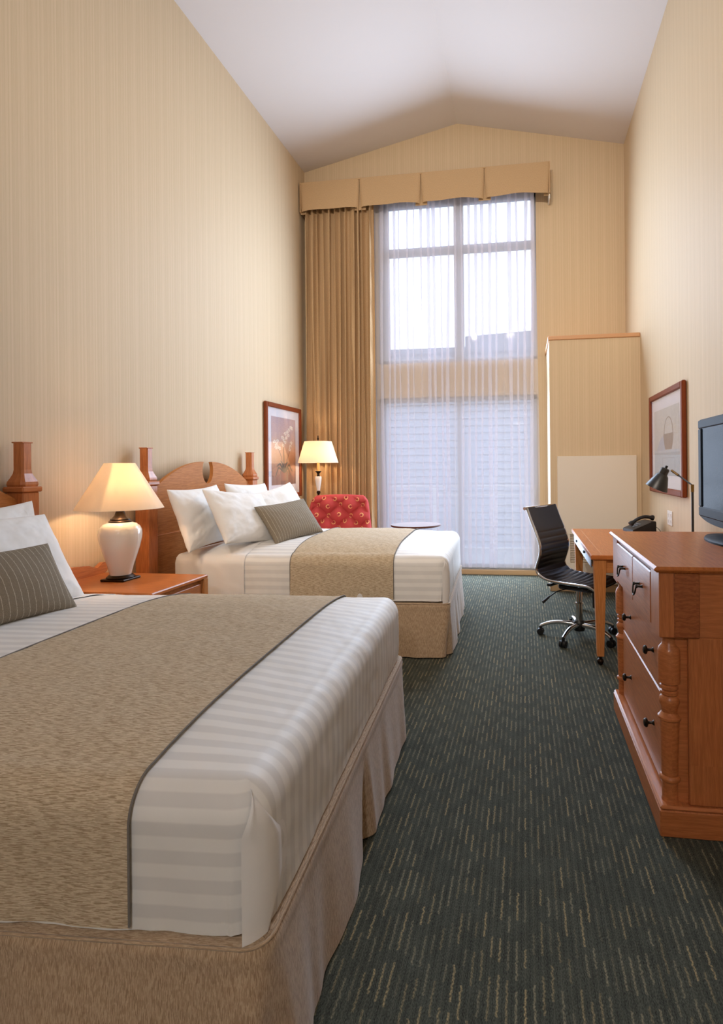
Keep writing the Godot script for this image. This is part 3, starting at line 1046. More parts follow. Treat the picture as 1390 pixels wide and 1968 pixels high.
func make_floor_lamp() -> void:
	var l := thing("floor_lamp", "lit slender floor lamp with a pleated cream shade in front of the drape", "lamp", V(-2.51, 0, 6.7))
	var s := shape()
	s.lathe([[0.0, 0.0], [0.15, 0.0], [0.15, 0.012], [0.13, 0.022], [0.05, 0.035], [0.022, 0.06], [0.012, 0.10], [0.011, 1.0], [0.0, 1.0]], Vector3.ZERO, 40)
	part(l, "pole", s, M.bronze)
	s = shape()
	s.lathe([[0.0, 0.99], [0.016, 0.99], [0.026, 1.005], [0.026, 1.02], [0.014, 1.03], [0.013, 1.045], [0.024, 1.058], [0.024, 1.075], [0.013, 1.086], [0.0, 1.086]], Vector3.ZERO, 24)
	part(l, "knop", s, M.bronze)
	s = shape()
	s.lathe([[0.0, 1.084], [0.017, 1.086], [0.02, 1.10], [0.03, 1.16], [0.039, 1.22], [0.041, 1.245], [0.036, 1.262], [0.0, 1.266]], Vector3.ZERO, 28)
	part(l, "ceramic_stem", s, M.ceramic)
	s = shape()
	s.lathe([[0.0, 1.262], [0.02, 1.264], [0.015, 1.275], [0.015, 1.295], [0.026, 1.31], [0.038, 1.322], [0.038, 1.328], [0.0, 1.33]], Vector3.ZERO, 28)
	part(l, "drip_pan", s, M.bronze)
	s = shape()
	s.lathe([[0.0, 1.328], [0.016, 1.328], [0.016, 1.46], [0.0, 1.46]], Vector3.ZERO, 20)
	part(l, "candle_sleeve", s, M.candle)
	part(l, "shade", hollow_shade(0.245, 0.165, 1.428, 1.692), M.lampshade, "cream drum shade")
	s = shape()
	for e in [-1, 1]:
		s.tube([Vector3(e * 0.012, 1.45, 0), Vector3(e * 0.05, 1.52, 0), Vector3(e * 0.045, 1.62, 0), Vector3(0, 1.69, 0)], 0.0025, 6)
	for k in 3:
		var a := TAU * k / 3.0
		s.tube([Vector3(0, 1.688, 0), Vector3(0.163 * cos(a), 1.688, 0.163 * sin(a))], 0.002, 6)
	part(l, "harp", s, M.brass)
	s = shape()
	s.lathe([[0.006, 1.69], [0.006, 1.705], [0.011, 1.715], [0.011, 1.73], [0.005, 1.745], [0.008, 1.755], [0.0, 1.768]], Vector3.ZERO, 16)
	part(l, "finial", s, M.bronze)
	s = shape()
	s.lathe([[0.016, 1.46], [0.027, 1.50], [0.029, 1.525], [0.02, 1.555], [0.0, 1.565]], Vector3.ZERO, 16)
	part(l, "bulb", s, M.bulb)
	lamp_light(l, Vector3(0, 1.52, 0), FLOOR_LAMP)


func make_nightstand() -> void:
	var n := thing("nightstand", "wooden nightstand with a scrolled back rail between the beds", "nightstand", V(-2.45, 0, 3.19))
	# local: x to the room, z towards the camera
	var s := shape()
	s.box2(Vector3(-0.385, 0.655, -0.285), Vector3(0.385, 0.68, 0.285), 0.006)
	part(n, "top", s, M.desk_wood)
	s = shape()
	s.box2(Vector3(-0.37, 0.10, -0.265), Vector3(0.355, 0.655, 0.265), 0.004)
	part(n, "body", s, M.maple)
	for e in [-1, 1]:
		for f in [-0.36, 0.36]:
			s = shape()
			s.box2(Vector3(f - 0.025, 0.0, e * 0.26 - 0.025), Vector3(f + 0.025, 0.66, e * 0.26 + 0.025), 0.004)
			part(n, "leg", s, M.maple)
	for y in [[0.40, 0.63], [0.14, 0.38]]:
		s = shape()
		s.box2(Vector3(0.35, y[0], -0.225), Vector3(0.372, y[1], 0.225), 0.004)
		var d := part(n, "drawer", s, M.cherry)
		s = shape()
		s.lathe([[0.006, 0.0], [0.006, 0.018], [0.016, 0.024], [0.017, 0.03], [0.0, 0.036]], Vector3.ZERO, 16)
		var k := part(d, "knob", s, M.pewter)
		k.transform = Transform3D(Basis(Vector3.BACK, -PI / 2), Vector3(0.371, (y[0] + y[1]) / 2, 0))
	# back rail: scrolls at both ends
	s = shape()
	var poly := PackedVector2Array()
	poly.append(Vector2(-0.28, 0.0))
	poly.append(Vector2(0.28, 0.0))
	for i in 15:
		var a := -PI / 2 + PI * 1.15 * i / 14.0
		poly.append(Vector2(0.255 + 0.036 * cos(a), 0.040 + 0.036 * sin(a)))
	poly.append(Vector2(0.19, 0.045))
	poly.append(Vector2(0.12, 0.072))
	poly.append(Vector2(0.0, 0.085))
	poly.append(Vector2(-0.12, 0.072))
	poly.append(Vector2(-0.19, 0.045))
	for i in 15:
		var a := PI * 0.35 + PI * 1.15 * i / 14.0
		poly.append(Vector2(-0.255 + 0.036 * cos(a), 0.040 + 0.036 * sin(a)))
	s.xf = Transform3D(Basis(Vector3.UP, PI / 2), Vector3(-0.362, 0.679, 0))
	s.prism(poly, 0.03)
	part(n, "back_rail", s, M.cherry, "scrolled wooden back rail")


func make_armchair() -> void:
	var c := thing("armchair", "red tufted slipper chair with gold curls in front of the drape", "chair", V(-2.17, 0, 6.16), 0.06)
	# local: faces +z (the camera)
	var s := shape()
	var back := func(u: float, v: float):
		var y := lerpf(0.40, 1.035, v)
		var half := lerpf(0.43, 0.335, pow(v, 1.3))
		# rounded upper corners
		if v > 0.86:
			half -= 0.05 * pow((v - 0.86) / 0.14, 2.0)
		var x := (u * 2.0 - 1.0) * half
		var px := x / 0.135
		var py := (y - 0.415) / 0.125
		var a := (px + py) * 0.5
		var b := (px - py) * 0.5
		var puff := pow(absf(sin(PI * a)) * absf(sin(PI * b)), 0.55)
		var edge := minf(1.0, minf((1.0 - absf(u * 2.0 - 1.0)) * 7.0, (1.0 - v) * 6.0))
		var z := 0.075 * lerpf(0.75, puff, clampf(edge, 0.0, 1.0)) * sqrt(clampf(edge * 1.5, 0.0, 1.0)) - (v - 0.0) * 0.17
		return [Vector3(x, y + 0.012 * sin(u * PI), z - 0.25), Vector2(x, y)]
	s.grid(90, 80, back, false)
	var rear := func(u: float, v: float):
		var y := lerpf(0.40, 1.035, v)
		var half := lerpf(0.43, 0.335, pow(v, 1.3))
		if v > 0.86:
			half -= 0.05 * pow((v - 0.86) / 0.14, 2.0)
		var x := (u * 2.0 - 1.0) * half
		var e := minf(1.0, minf((1.0 - absf(u * 2.0 - 1.0)) * 8.0, (1.0 - v) * 8.0))
		return [Vector3(x, y + 0.012 * sin(u * PI), -0.25 - v * 0.17 - 0.09 * sqrt(maxf(e, 0.0))), Vector2(x, y)]
	s.grid(30, 30, rear, true)
	part(c, "backrest", s, M.upholstery, "deep-buttoned red backrest")
	for i in range(-3, 4):
		for j in range(0, 6):
			if (i + j) % 2 != 0:
				continue
			var x := i * 0.135
			var y := 0.415 + j * 0.125
			var v := (y - 0.40) / 0.635
			if absf(x) > lerpf(0.43, 0.335, pow(clampf(v, 0.0, 1.0), 1.3)) - 0.05 or y > 0.96 or y < 0.5:
				continue
			s = shape()
			s.lathe([[0.0, -0.004], [0.013, -0.002], [0.011, 0.005], [0.0, 0.008]], Vector3.ZERO, 12)
			var k := part(c, "button", s, M.upholstery)
			k.transform = Transform3D(Basis(Vector3.RIGHT, PI / 2), Vector3(x, y + 0.01, -0.245 - v * 0.17))
	s = shape()
	var seat := func(u: float, v: float):
		var a: float = u * 2.0 - 1.0
		var b: float = v * 2.0 - 1.0
		var e := pow(maxf(0.0, (1.0 - pow(absf(a), 6.0)) * (1.0 - pow(absf(b), 6.0))), 0.3)
		return [Vector3(a * 0.40, 0.30 + 0.16 * e, 0.06 + b * 0.34), Vector2(a * 0.4, b * 0.34)]
	s.grid(24, 24, seat, true)
	s.box2(Vector3(-0.39, 0.20, -0.26), Vector3(0.39, 0.31, 0.38), 0.02)
	part(c, "seat", s, M.upholstery)
	for e in [-1, 1]:
		for f in [-0.24, 0.34]:
			s = shape()
			s.taper(Vector3(e * 0.34, 0.10, f), Vector3(0.055, 0.20, 0.055), 0.6)
			part(c, "leg", s, M.cherry)


func make_side_table() -> void:
	var t := thing("side_table", "small round wooden table in front of the sheer curtain", "table", V(-1.30, 0, 6.72))
	var s := shape()
	s.lathe([[0.0, 0.652], [0.285, 0.652], [0.30, 0.66], [0.302, 0.668], [0.297, 0.678], [0.0, 0.68]], Vector3.ZERO, 56)
	part(t, "top", s, M.table_wood)
	s = shape()
	s.lathe([[0.0, 0.1], [0.05, 0.1], [0.055, 0.16], [0.035, 0.2], [0.028, 0.3], [0.045, 0.4], [0.04, 0.46], [0.024, 0.52], [0.03, 0.62], [0.08, 0.652], [0.0, 0.653]], Vector3.ZERO, 28)
	part(t, "pedestal", s, M.cherry)
	for k in 4:
		s = shape()
		var a := TAU * k / 4.0 + 0.4
		var d := Vector3(cos(a), 0, sin(a))
		s.tube([Vector3(0, 0.15, 0) + d * 0.03, Vector3(0, 0.13, 0) + d * 0.12, Vector3(0, 0.06, 0) + d * 0.20, Vector3(0, 0.018, 0) + d * 0.26], [0.026, 0.024, 0.02, 0.018], 10)
		part(t, "foot", s, M.cherry)


# ---------------------------------------------------------------- curtains
func make_curtains() -> void:
	# heavy drape gathered on the left
	var n := noise(61, 1.0, 2)
	var fold := func(x0: float, x1: float, y0: float, y1: float, z: float, folds: float, ax: float, az: float, seed_: float, fan: float):
		return func(u: float, v: float):
			var y := lerpf(y0, y1, v)
			var ph := TAU * folds * u + n.get_noise_2d(u * 9.0 + seed_, y * 0.12) * 3.2
			var amp := 0.72 + 0.5 * n.get_noise_2d(u * 14.0 + seed_, 7.0) + 0.12 * n.get_noise_2d(u * 6.0, y * 0.5 + seed_)
			var w := x1 - x0
			var x := x0 + w * u + ax * amp * sin(ph) + fan * (1.0 - v) * (u - 0.5) * n.get_noise_2d(u * 4.0 + seed_, 2.0)
			return [V(x, y, z + az * amp * cos(ph)), Vector2(u * w * 2.0, y)]
	var s := shape()
	s.off = Vector2.ZERO
	s.grid(330, 40, fold.call(-2.80, -1.885, 0.03, 4.80, 7.05, 12.0, 0.022, 0.062, 3.0, 0.05))
	var d := thing("drape", "tan pleated drape gathered to one side of the window", "curtain")
	part(d, "panel", s, M.drapery)
	# sheer across the window
	s = shape()
	s.off = Vector2.ZERO
	s.grid(520, 30, fold.call(-1.94, 0.15, 0.095, 4.80, 7.158, 24.0, 0.044, 0.02, 20.0, 0.25))
	d = thing("sheer_curtain", "white translucent sheer curtain hanging over the tall window", "curtain")
	part(d, "panel", s, M.sheer)
	s = shape()
	s.tube([V(-2.84, 4.81, 7.12), V(0.32, 4.81, 7.12)], 0.012, 10)
	var rod := thing("curtain_rod", "slim white rod hidden behind the valance", "curtain rod")
	part(rod, "rod", s, M.white_trim)
	s = shape()
	s.box2(V(0.315, 4.60, 7.02), V(0.335, 4.83, 7.2), 0.004)
	part(rod, "bracket", s, M.white_trim)
	# box-pleated valance
	var va := thing("valance", "tan box-pleated valance across the top of the window", "valance")
	var x0 := -2.835
	var x1 := 0.335
	var w := (x1 - x0) / 4.0
	for i in 4:
		s = shape()
		s.off = Vector2.ZERO
		var a := x0 + w * i
		var front := func(u: float, v: float):
			var gap := 0.002 + 0.015 * (1.0 - v)
			var x := lerpf(a + gap, a + w - gap, u)
			var sag := 0.012 * sin(u * PI) + 0.006 * sin(u * 9.0 + i)
			var y := lerpf(4.655 + sag, 5.03, v)
			var bow := 0.022 * (1.0 - v) * pow(sin(clampf(u, 0.02, 0.98) * PI), 0.4)
			var edge := 0.03 * pow(absf(u * 2.0 - 1.0), 40.0) * (1.0 - v * 0.6)
			return [V(x, y, 6.985 - bow + edge), Vector2(x, y)]
		s.grid(40, 8, front)
		part(va, "panel", s, M.drapery)
	for i in range(0, 5):
		s = shape()
		var a := x0 + w * i
		var lo := maxf(a - 0.075, x0)
		var hi := minf(a + 0.075, x1)
		s.box2(V(lo, 4.640, 7.022), V(hi, 5.016, 7.03), 0.002)
		part(va, "pleat", s, M.drapery)
	s = shape()
	s.box2(V(x0, 5.018, 6.985), V(x1, 5.034, ZF - 0.002), 0.003)
	part(va, "top_board", s, M.drapery)
	for q in [x0, x1 - 0.012]:
		s = shape()
		s.box2(V(q, 4.655, 6.985), V(q + 0.012, 5.03, ZF - 0.004), 0.003)
		part(va, "return", s, M.drapery)


# ---------------------------------------------------------------- pictures
func dab(im: Image, x: float, y: float, rx: float, ry: float, c: Color, a := 1.0) -> void:
	for py in range(maxi(0, int(y - ry)), mini(im.get_height(), int(y + ry) + 1)):
		for px in range(maxi(0, int(x - rx)), mini(im.get_width(), int(x + rx) + 1)):
			var d := pow((px - x) / rx, 2.0) + pow((py - y) / ry, 2.0)
			if d <= 1.0:
				im.set_pixel(px, py, im.get_pixel(px, py).lerp(c, a * clampf((1.0 - d) * 3.0, 0.0, 1.0)))


func stroke(im: Image, pts: Array, r0: float, r1: float, c: Color, a := 1.0) -> void:
	for i in pts.size() - 1:
		var p: Vector2 = pts[i]
		var q: Vector2 = pts[i + 1]
		var k := int(p.distance_to(q) / 1.5) + 1
		for j in k:
			var t := (i + float(j) / k) / (pts.size() - 1)
			var r := lerpf(r0, r1, t)
			var m := p.lerp(q, float(j) / k)
			dab(im, m.x, m.y, r, r, c, a)


func orchid_print() -> ImageTexture:
	var im := Image.create(256, 512, false, Image.FORMAT_RGB8)
	var n := noise(71, 0.02, 3)
	var stops := [[0.0, rgb8(176, 152, 158)], [0.25, rgb8(188, 162, 158)], [0.5, rgb8(206, 164, 132)], [0.66, rgb8(196, 146, 104)], [0.84, rgb8(150, 104, 78)], [0.87, rgb8(126, 84, 66)], [1.0, rgb8(112, 74, 60)]]
	for y in 512:
		for x in 256:
			var t := y / 511.0 + n.get_noise_2d(x, y) * 0.06
			var c: Color = stops[0][1]
			for i in stops.size() - 1:
				if t >= stops[i][0]:
					c = stops[i][1].lerp(stops[i + 1][1], clampf((t - stops[i][0]) / (stops[i + 1][0] - stops[i][0]), 0.0, 1.0))
			var k: float = n.get_noise_2d(x * 4.0, y * 4.0) * 0.05
			im.set_pixel(x, y, Color(c.r + k, c.g + k, c.b + k))
	# pot
	for y in range(408, 482):
		var half := 46.0 - (y - 408) * 0.12
		for x in range(int(128 - half), int(128 + half)):
			var weave := 0.06 * sin(x * 0.9) * sin(y * 0.7)
			im.set_pixel(x, y, Color(0.60 + weave - absf(x - 118.0) * 0.003, 0.38 + weave, 0.30 + weave))
	# stems, leaves, blossoms
	var dark := rgb8(70, 66, 54)
	for q in [[[118, 420], [100, 300], [60, 220], [30, 190]], [[126, 420], [120, 250], [140, 120], [200, 70]], [[134, 420], [160, 320], [196, 240], [206, 190]], [[130, 420], [128, 300], [122, 200]]]:
		var pts := []
		for p in q:
			pts.append(Vector2(p[0], p[1]))
		stroke(im, pts, 2.6, 1.6, dark, 0.8)
	for q in [[[120, 410], [70, 380], [36, 450]], [[124, 410], [84, 350], [52, 372]], [[134, 410], [180, 360], [214, 410]], [[138, 412], [170, 384], [196, 440]], [[128, 412], [110, 350], [90, 330]], [[132, 410], [148, 350], [170, 338]]]:
		var pts := []
		for p in q:
			pts.append(Vector2(p[0], p[1]))
		stroke(im, pts, 9.0, 3.0, rgb8(76, 82, 66), 0.85)
	var rr := RandomNumberGenerator.new()
	rr.seed = 5
	for p in [[28, 186], [48, 205], [66, 226], [60, 180], [84, 236], [140, 120], [150, 150], [164, 104], [186, 84], [204, 64], [128, 170], [140, 186], [120, 210], [176, 130], [206, 186], [196, 214], [190, 240], [112, 150], [216, 72], [44, 230]]:
		for k in 5:
			var a := TAU * k / 5.0 + rr.randf()
			dab(im, p[0] + cos(a) * 8.0, p[1] + sin(a) * 8.0, 8.0, 7.0, rgb8(232, 226, 214), 0.75)
		dab(im, p[0], p[1], 3.5, 3.5, rgb8(190, 160, 110), 0.9)
	return ImageTexture.create_from_image(im)


func basket_print() -> ImageTexture:
	var im := Image.create(320, 512, false, Image.FORMAT_RGB8)
	var n := noise(73, 0.03, 3)
	for y in 512:
		for x in 320:
			var k: float = n.get_noise_2d(x, y) * 0.04
			var c := Color(0.72, 0.72, 0.71)
			if y > 318:
				c = Color(0.55, 0.62, 0.68)
				if y < 338:
					c = Color(0.66, 0.72, 0.77)
			im.set_pixel(x, y, Color(c.r + k, c.g + k, c.b + k))
	# draped cloth, cabinet door, basket with a tall handle, sprigs
	for y in range(210, 320):
		var l := 130.0 - sqrt(float(y - 210)) * 9.0
		for x in range(int(l), 150):
			im.set_pixel(x, y, im.get_pixel(x, y).lerp(Color(0.55, 0.62, 0.72), 0.75))
	stroke(im, [Vector2(110, 512), Vector2(110, 378), Vector2(262, 378), Vector2(262, 512)], 2.5, 2.5, Color(0.42, 0.48, 0.55), 0.9)
	var rr := RandomNumberGenerator.new()
	rr.seed = 9
	for i in 130:
		var a := rr.randf_range(-PI, 0.2)
		var r := rr.randf_range(50, 150)
		dab(im, 190 + cos(a) * r * 0.9, 190 + sin(a) * r * 0.9, rr.randf_range(1.5, 3.5), rr.randf_range(1.5, 3.5), Color(0.58, 0.52, 0.45).lerp(Color(0.8, 0.72, 0.5), rr.randf()), 0.7)
	for y in range(196, 316):
		var t := (y - 196) / 120.0
		var half := 62.0 - 24.0 * t * t
		for x in range(int(190 - half), int(190 + half)):
			var wv := 0.03 * sin(x * 0.7) * sin(y * 0.6)
			im.set_pixel(x, y, Color(0.42 + wv, 0.37 + wv, 0.37 + wv))
	var arc := []
	for i in 25:
		var a := PI + PI * i / 24.0
		arc.append(Vector2(190 + 54 * cos(a), 200 + 125 * sin(a)))
	stroke(im, arc, 4.0, 4.0, Color(0.36, 0.32, 0.33), 0.9)
	return ImageTexture.create_from_image(im)


# picture on a side wall: face = 1 looks to the right (left wall), -1 to the left; z0 < z1 room depth
func make_picture(label: String, face: float, z0: float, z1: float, y0: float, y1: float, tex: Texture2D, mx: float, my0: float, my1: float) -> void:
	var x := XL if face > 0 else XR
	var p := thing("picture", label, "picture", V(x + face * 0.004, (y0 + y1) / 2, (z0 + z1) / 2), PI / 2 * face, "framed pictures")
	# local: z out of the wall
	var w := z1 - z0
	var h := y1 - y0
	var b := 0.052
	for q in [[Vector3(-w / 2, -h / 2, 0), Vector3(-w / 2 + b, h / 2, 0.035)], [Vector3(w / 2 - b, -h / 2, 0), Vector3(w / 2, h / 2, 0.035)], [Vector3(-w / 2 + b, h / 2 - b, 0), Vector3(w / 2 - b, h / 2, 0.035)], [Vector3(-w / 2 + b, -h / 2, 0), Vector3(w / 2 - b, -h / 2 + b, 0.035)]]:
		var s := shape()
		s.box2(q[0], q[1], 0.008)
		part(p, "frame", s, M.frame_wood)
	var s := shape()
	s.box2(Vector3(-w / 2 + b, -h / 2 + b, 0.008), Vector3(w / 2 - b, h / 2 - b, 0.014), 0.0)
	part(p, "mat", s, M.mat_board)
	s = shape()
	s.smooth(-1)
	s.off = Vector2.ZERO
	var iw := w - 2 * b
	var ih := h - 2 * b
	var a := Vector3(-iw / 2 + mx * iw, -ih / 2 + my0 * ih, 0.0152)
	var c := Vector3(iw / 2 - mx * iw, ih / 2 - my1 * ih, 0.0152)
	s.quad(a, Vector3(c.x, a.y, a.z), c, Vector3(a.x, c.y, a.z), Vector2(0, 1), Vector2(1, 1), Vector2(1, 0), Vector2(0, 0))
	var m := textured("print_%s" % ("orchid" if face > 0 else "basket"), tex, 0.8)
	part(p, "print", s, m, "orchids in a pot on a warm ground" if face > 0 else "basket on a blue cabinet")
	s = shape()
	s.box2(Vector3(-w / 2 + b, -h / 2 + b, 0.020), Vector3(w / 2 - b, h / 2 - b, 0.022), 0.0)
	part(p, "pane", s, M.picture_glass)


# ---------------------------------------------------------------- wall fittings
func make_cover() -> void:
	var c := thing("heater_cover", "large plain off-white heater cover on the boxed-in corner", "heater", V(0.764, 0, 6.332))
	# local: z towards the camera
	# the panel is a shallow box with an opening for the vent
	var s := shape()
	s.box2(Vector3(-0.414, 0.62, 0.0), Vector3(0.414, 1.47, 0.032), 0.004)
	s.box2(Vector3(-0.414, 0.088, 0.0), Vector3(0.414, 0.31, 0.032), 0.004)
	s.box2(Vector3(-0.414, 0.30, 0.0), Vector3(-0.285, 0.63, 0.032), 0.004)
	s.box2(Vector3(0.285, 0.30, 0.0), Vector3(0.414, 0.63, 0.032), 0.004)
	part(c, "panel", s, M.cover_panel)
	s = shape()
	s.box2(Vector3(-0.29, 0.30, 0.001), Vector3(0.29, 0.63, 0.004), 0.0)
	part(c, "vent_back", s, M.cover_panel)
	for i in 12:
		s = shape()
		var y := 0.327 + i * 0.025
		s.xf = Transform3D(Basis(Vector3.RIGHT, 0.75), Vector3(0, y, 0.021))
		s.box(Vector3.ZERO, Vector3(0.572, 0.024, 0.003), 0.001)
		part(c, "vent_slat", s, M.cover_panel)


func make_outlet() -> void:
	var o := thing("wall_outlet", "white wall outlet plate above the desk", "outlet", V(XR - 0.001, 0.912, 5.115), -PI / 2)
	var s := shape()
	s.box2(Vector3(-0.08, -0.062, 0), Vector3(0.08, 0.062, 0.006), 0.003)
	part(o, "plate", s, M.outlet_white)
	for cx in [-0.04, 0.04]:
		for y in [-0.026, 0.026]:
			s = shape()
			s.box2(Vector3(cx - 0.018, y - 0.016, 0.004), Vector3(cx + 0.018, y + 0.016, 0.009), 0.004)
			var k := part(o, "socket", s, M.outlet_white)
			for q in [[-0.007, 0.003, 0.0012, 0.005], [0.007, 0.003, 0.0012, 0.005], [0.0, -0.009, 0.0025, 0.0025]]:
				s = shape()
				s.box2(Vector3(cx + q[0] - q[2], y + q[1] - q[3], 0.0085), Vector3(cx + q[0] + q[2], y + q[1] + q[3], 0.0095), 0.0)
				part(k, "slot", s, M.key_grey)


# ---------------------------------------------------------------- desk and what stands on it
func make_desk() -> void:
	var d := thing("desk", "wooden writing desk on tapered legs with casters along the wall", "desk")
	var x0 := 0.440
	var x1 := 1.20
	var z0 := 3.985
	var z1 := 5.62
	var s := shape()
	s.box2(V(x0, 0.728, z0), V(x1, 0.76, z1), 0.005)
	var top := part(d, "top", s, M.desk_wood)
	for q in [[x0 + 0.075, z0 + 0.075, x0 + 0.078, z1 - 0.075]]:
		s = shape()
		s.box2(V(q[0], 0.7598, q[1]), V(q[2], 0.7606, q[3]), 0.0)
		part(top, "inlay", s, M.cap_wood, "thin pale inlay line")
	for q in [["apron", V(x0 + 0.04, 0.635, z0 + 0.035), V(x1 - 0.04, 0.728, z0 + 0.055)], ["apron", V(x0 + 0.04, 0.635, z1 - 0.055), V(x1 - 0.04, 0.728, z1 - 0.035)], ["apron", V(x1 - 0.06, 0.635, z0 + 0.05), V(x1 - 0.04, 0.728, z1 - 0.05)]]:
		s = shape()
		s.box2(q[1], q[2], 0.002)
		part(d, q[0], s, M.maple)
	for q in [[x0 + 0.062, z0 + 0.055], [x0 + 0.062, z1 - 0.055], [x1 - 0.062, z0 + 0.055], [x1 - 0.062, z1 - 0.055]]:
		s = shape()
		s.taper(V(q[0], 0.395, q[1]), Vector3(0.082, 0.665, 0.082), 0.56)
		var l := part(d, "leg", s, M.maple)
		s = shape()
		s.tube([V(q[0], 0.064, q[1]), V(q[0], 0.04, q[1])], 0.010, 10)
		s.smooth(2)
		var ball := func(u: float, v: float):
			var a := u * TAU
			var b := (v - 0.5) * PI
			return [V(q[0] + 0.023 * cos(b) * cos(a), 0.024 + 0.024 * sin(b), q[1] + 0.028 * cos(b) * sin(a)), Vector2(u, v)]
		s.grid(16, 10, ball)
		part(l, "caster", s, M.bronze)
	# shallow pull-out tray on metal slides under the long edge; its front has the window reflection painted in
	s = shape()
	s.box2(V(x0 + 0.015, 0.662, z0 + 0.13), V(x0 + 0.50, 0.676, z1 - 0.13), 0.003)
	var tray := part(d, "tray", s, M.desk_wood)
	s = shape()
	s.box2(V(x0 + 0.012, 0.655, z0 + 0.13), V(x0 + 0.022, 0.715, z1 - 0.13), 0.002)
	part(tray, "front", s, M.tray_sheen, "drop front with the window reflection put into its colour")
	for z in [z0 + 0.55, z1 - 0.45]:
		s = shape()
		s.box2(V(x0 + 0.002, 0.688, z), V(x0 + 0.014, 0.706, z + 0.05), 0.003)
		part(tray, "latch", s, M.black_plastic)


func make_phone() -> void:
	var p := thing("telephone", "black desk telephone beside the wall outlet", "telephone", V(1.03, 0.76, 5.42), 0.25)
	# local: x across, z towards the camera; wedge body
	var s := shape()
	s.xf = Transform3D(Basis(Vector3.UP, -PI / 2), Vector3.ZERO)
	s.prism(PackedVector2Array([Vector2(-0.11, 0.0), Vector2(0.11, 0.0), Vector2(0.11, 0.022), Vector2(0.10, 0.03), Vector2(-0.07, 0.095), Vector2(-0.105, 0.10), Vector2(-0.11, 0.09)]), 0.21)
	# wedge rises towards the wall
	var body := part(p, "body", s, M.black_plastic)
	body.rotation.y = -PI / 2
	s = shape()
	var pts := []
	var rad := []
	for i in 15:
		var t := i / 14.0
		pts.append(Vector3(-0.115 + 0.22 * t, 0.072 + 0.055 * t + 0.035 * sin(t * PI), 0.06))
		rad.append(0.024 if t < 0.14 or t > 0.86 else 0.015)
	s.tube(pts, rad, 12)
	part(p, "handset", s, M.black_plastic)
	for i in 4:
		for j in 3:
			s = shape()
			var t := 0.25 + j * 0.16
			s.xf = Transform3D(Basis(Vector3.BACK, 0.36), Vector3(-0.06 + j * 0.028, 0.048 + j * 0.0105, 0.02 - i * 0.022))
			s.box(Vector3.ZERO, Vector3(0.016, 0.006, 0.012), 0.002)
			part(p, "key", s, M.key_grey)
	s = shape()
	var cord := []
	for i in 20:
		var t := i / 19.0
		cord.append(Vector3(0.105 + 0.06 * t, 0.03 + 0.02 * sin(t * 5.0) - 0.02 * t, 0.05 + 0.09 * t))
	s.tube(cord, 0.0025, 6)
	part(p, "cord", s, M.black_plastic)


func make_desk_lamp() -> void:
	var l := thing("desk_lamp", "unlit black metal desk lamp with a cone head on the desk", "lamp", V(1.124, 0.76, 4.08))
	var at := func(x, y, z): return V(x, y, z) - V(1.124, 0.76, 4.08)
	var s := shape()
	s.lathe([[0.0, 0.0], [0.062, 0.0], [0.062, 0.012], [0.055, 0.018], [0.012, 0.022], [0.0, 0.022]], Vector3.ZERO, 32)
	part(l, "base", s, M.black_metal)
	s = shape()
	s.tube([Vector3(0, 0.02, 0), Vector3(0, 0.43, 0)], 0.0085, 12)
	part(l, "pole", s, M.black_metal)
	s = shape()
	s.tube([Vector3(0, 0.425, 0), Vector3(0, 0.475, 0)], 0.011, 12)
	part(l, "joint", s, M.brass, "brass elbow")
	s = shape()
	s.tube([Vector3(0, 0.47, 0), at.call(1.045, 1.328, 4.30)], 0.0055, 10)
	var arm := part(l, "arm", s, M.black_metal)
	s = shape()
	var e0: Vector3 = Vector3(0, 0.47, 0).lerp(at.call(1.045, 1.328, 4.30), 0.66)
	s.tube([e0, at.call(1.045, 1.328, 4.30)], 0.0085, 10)
	part(arm, "sleeve", s, M.brass)
	# cone head
	s = shape()
	var apex: Vector3 = at.call(1.012, 1.345, 4.335)
	var rim: Vector3 = at.call(0.951, 1.2, 4.36)
	var up := (apex - rim).normalized()
	var side := up.cross(Vector3.RIGHT).normalized()
	s.xf = Transform3D(Basis(side.cross(up) * -1.0, up, side), rim)
	var hgt := (apex - rim).length()
	s.lathe([[0.079, 0.0], [0.081, 0.0], [0.078, 0.012], [0.045, hgt * 0.62], [0.031, hgt * 0.72], [0.031, hgt * 0.95], [0.024, hgt], [0.0, hgt]], Vector3.ZERO, 36)
	s.lathe([[0.0, hgt * 0.9], [0.028, hgt * 0.72], [0.042, hgt * 0.62], [0.077, 0.0]], Vector3.ZERO, 36)
	var head := part(l, "head", s, M.black_metal)
	s = shape()
	s.tube([apex + Vector3(0, -0.005, 0), apex + up * 0.02], 0.009, 10)
	part(head, "switch", s, M.black_plastic)


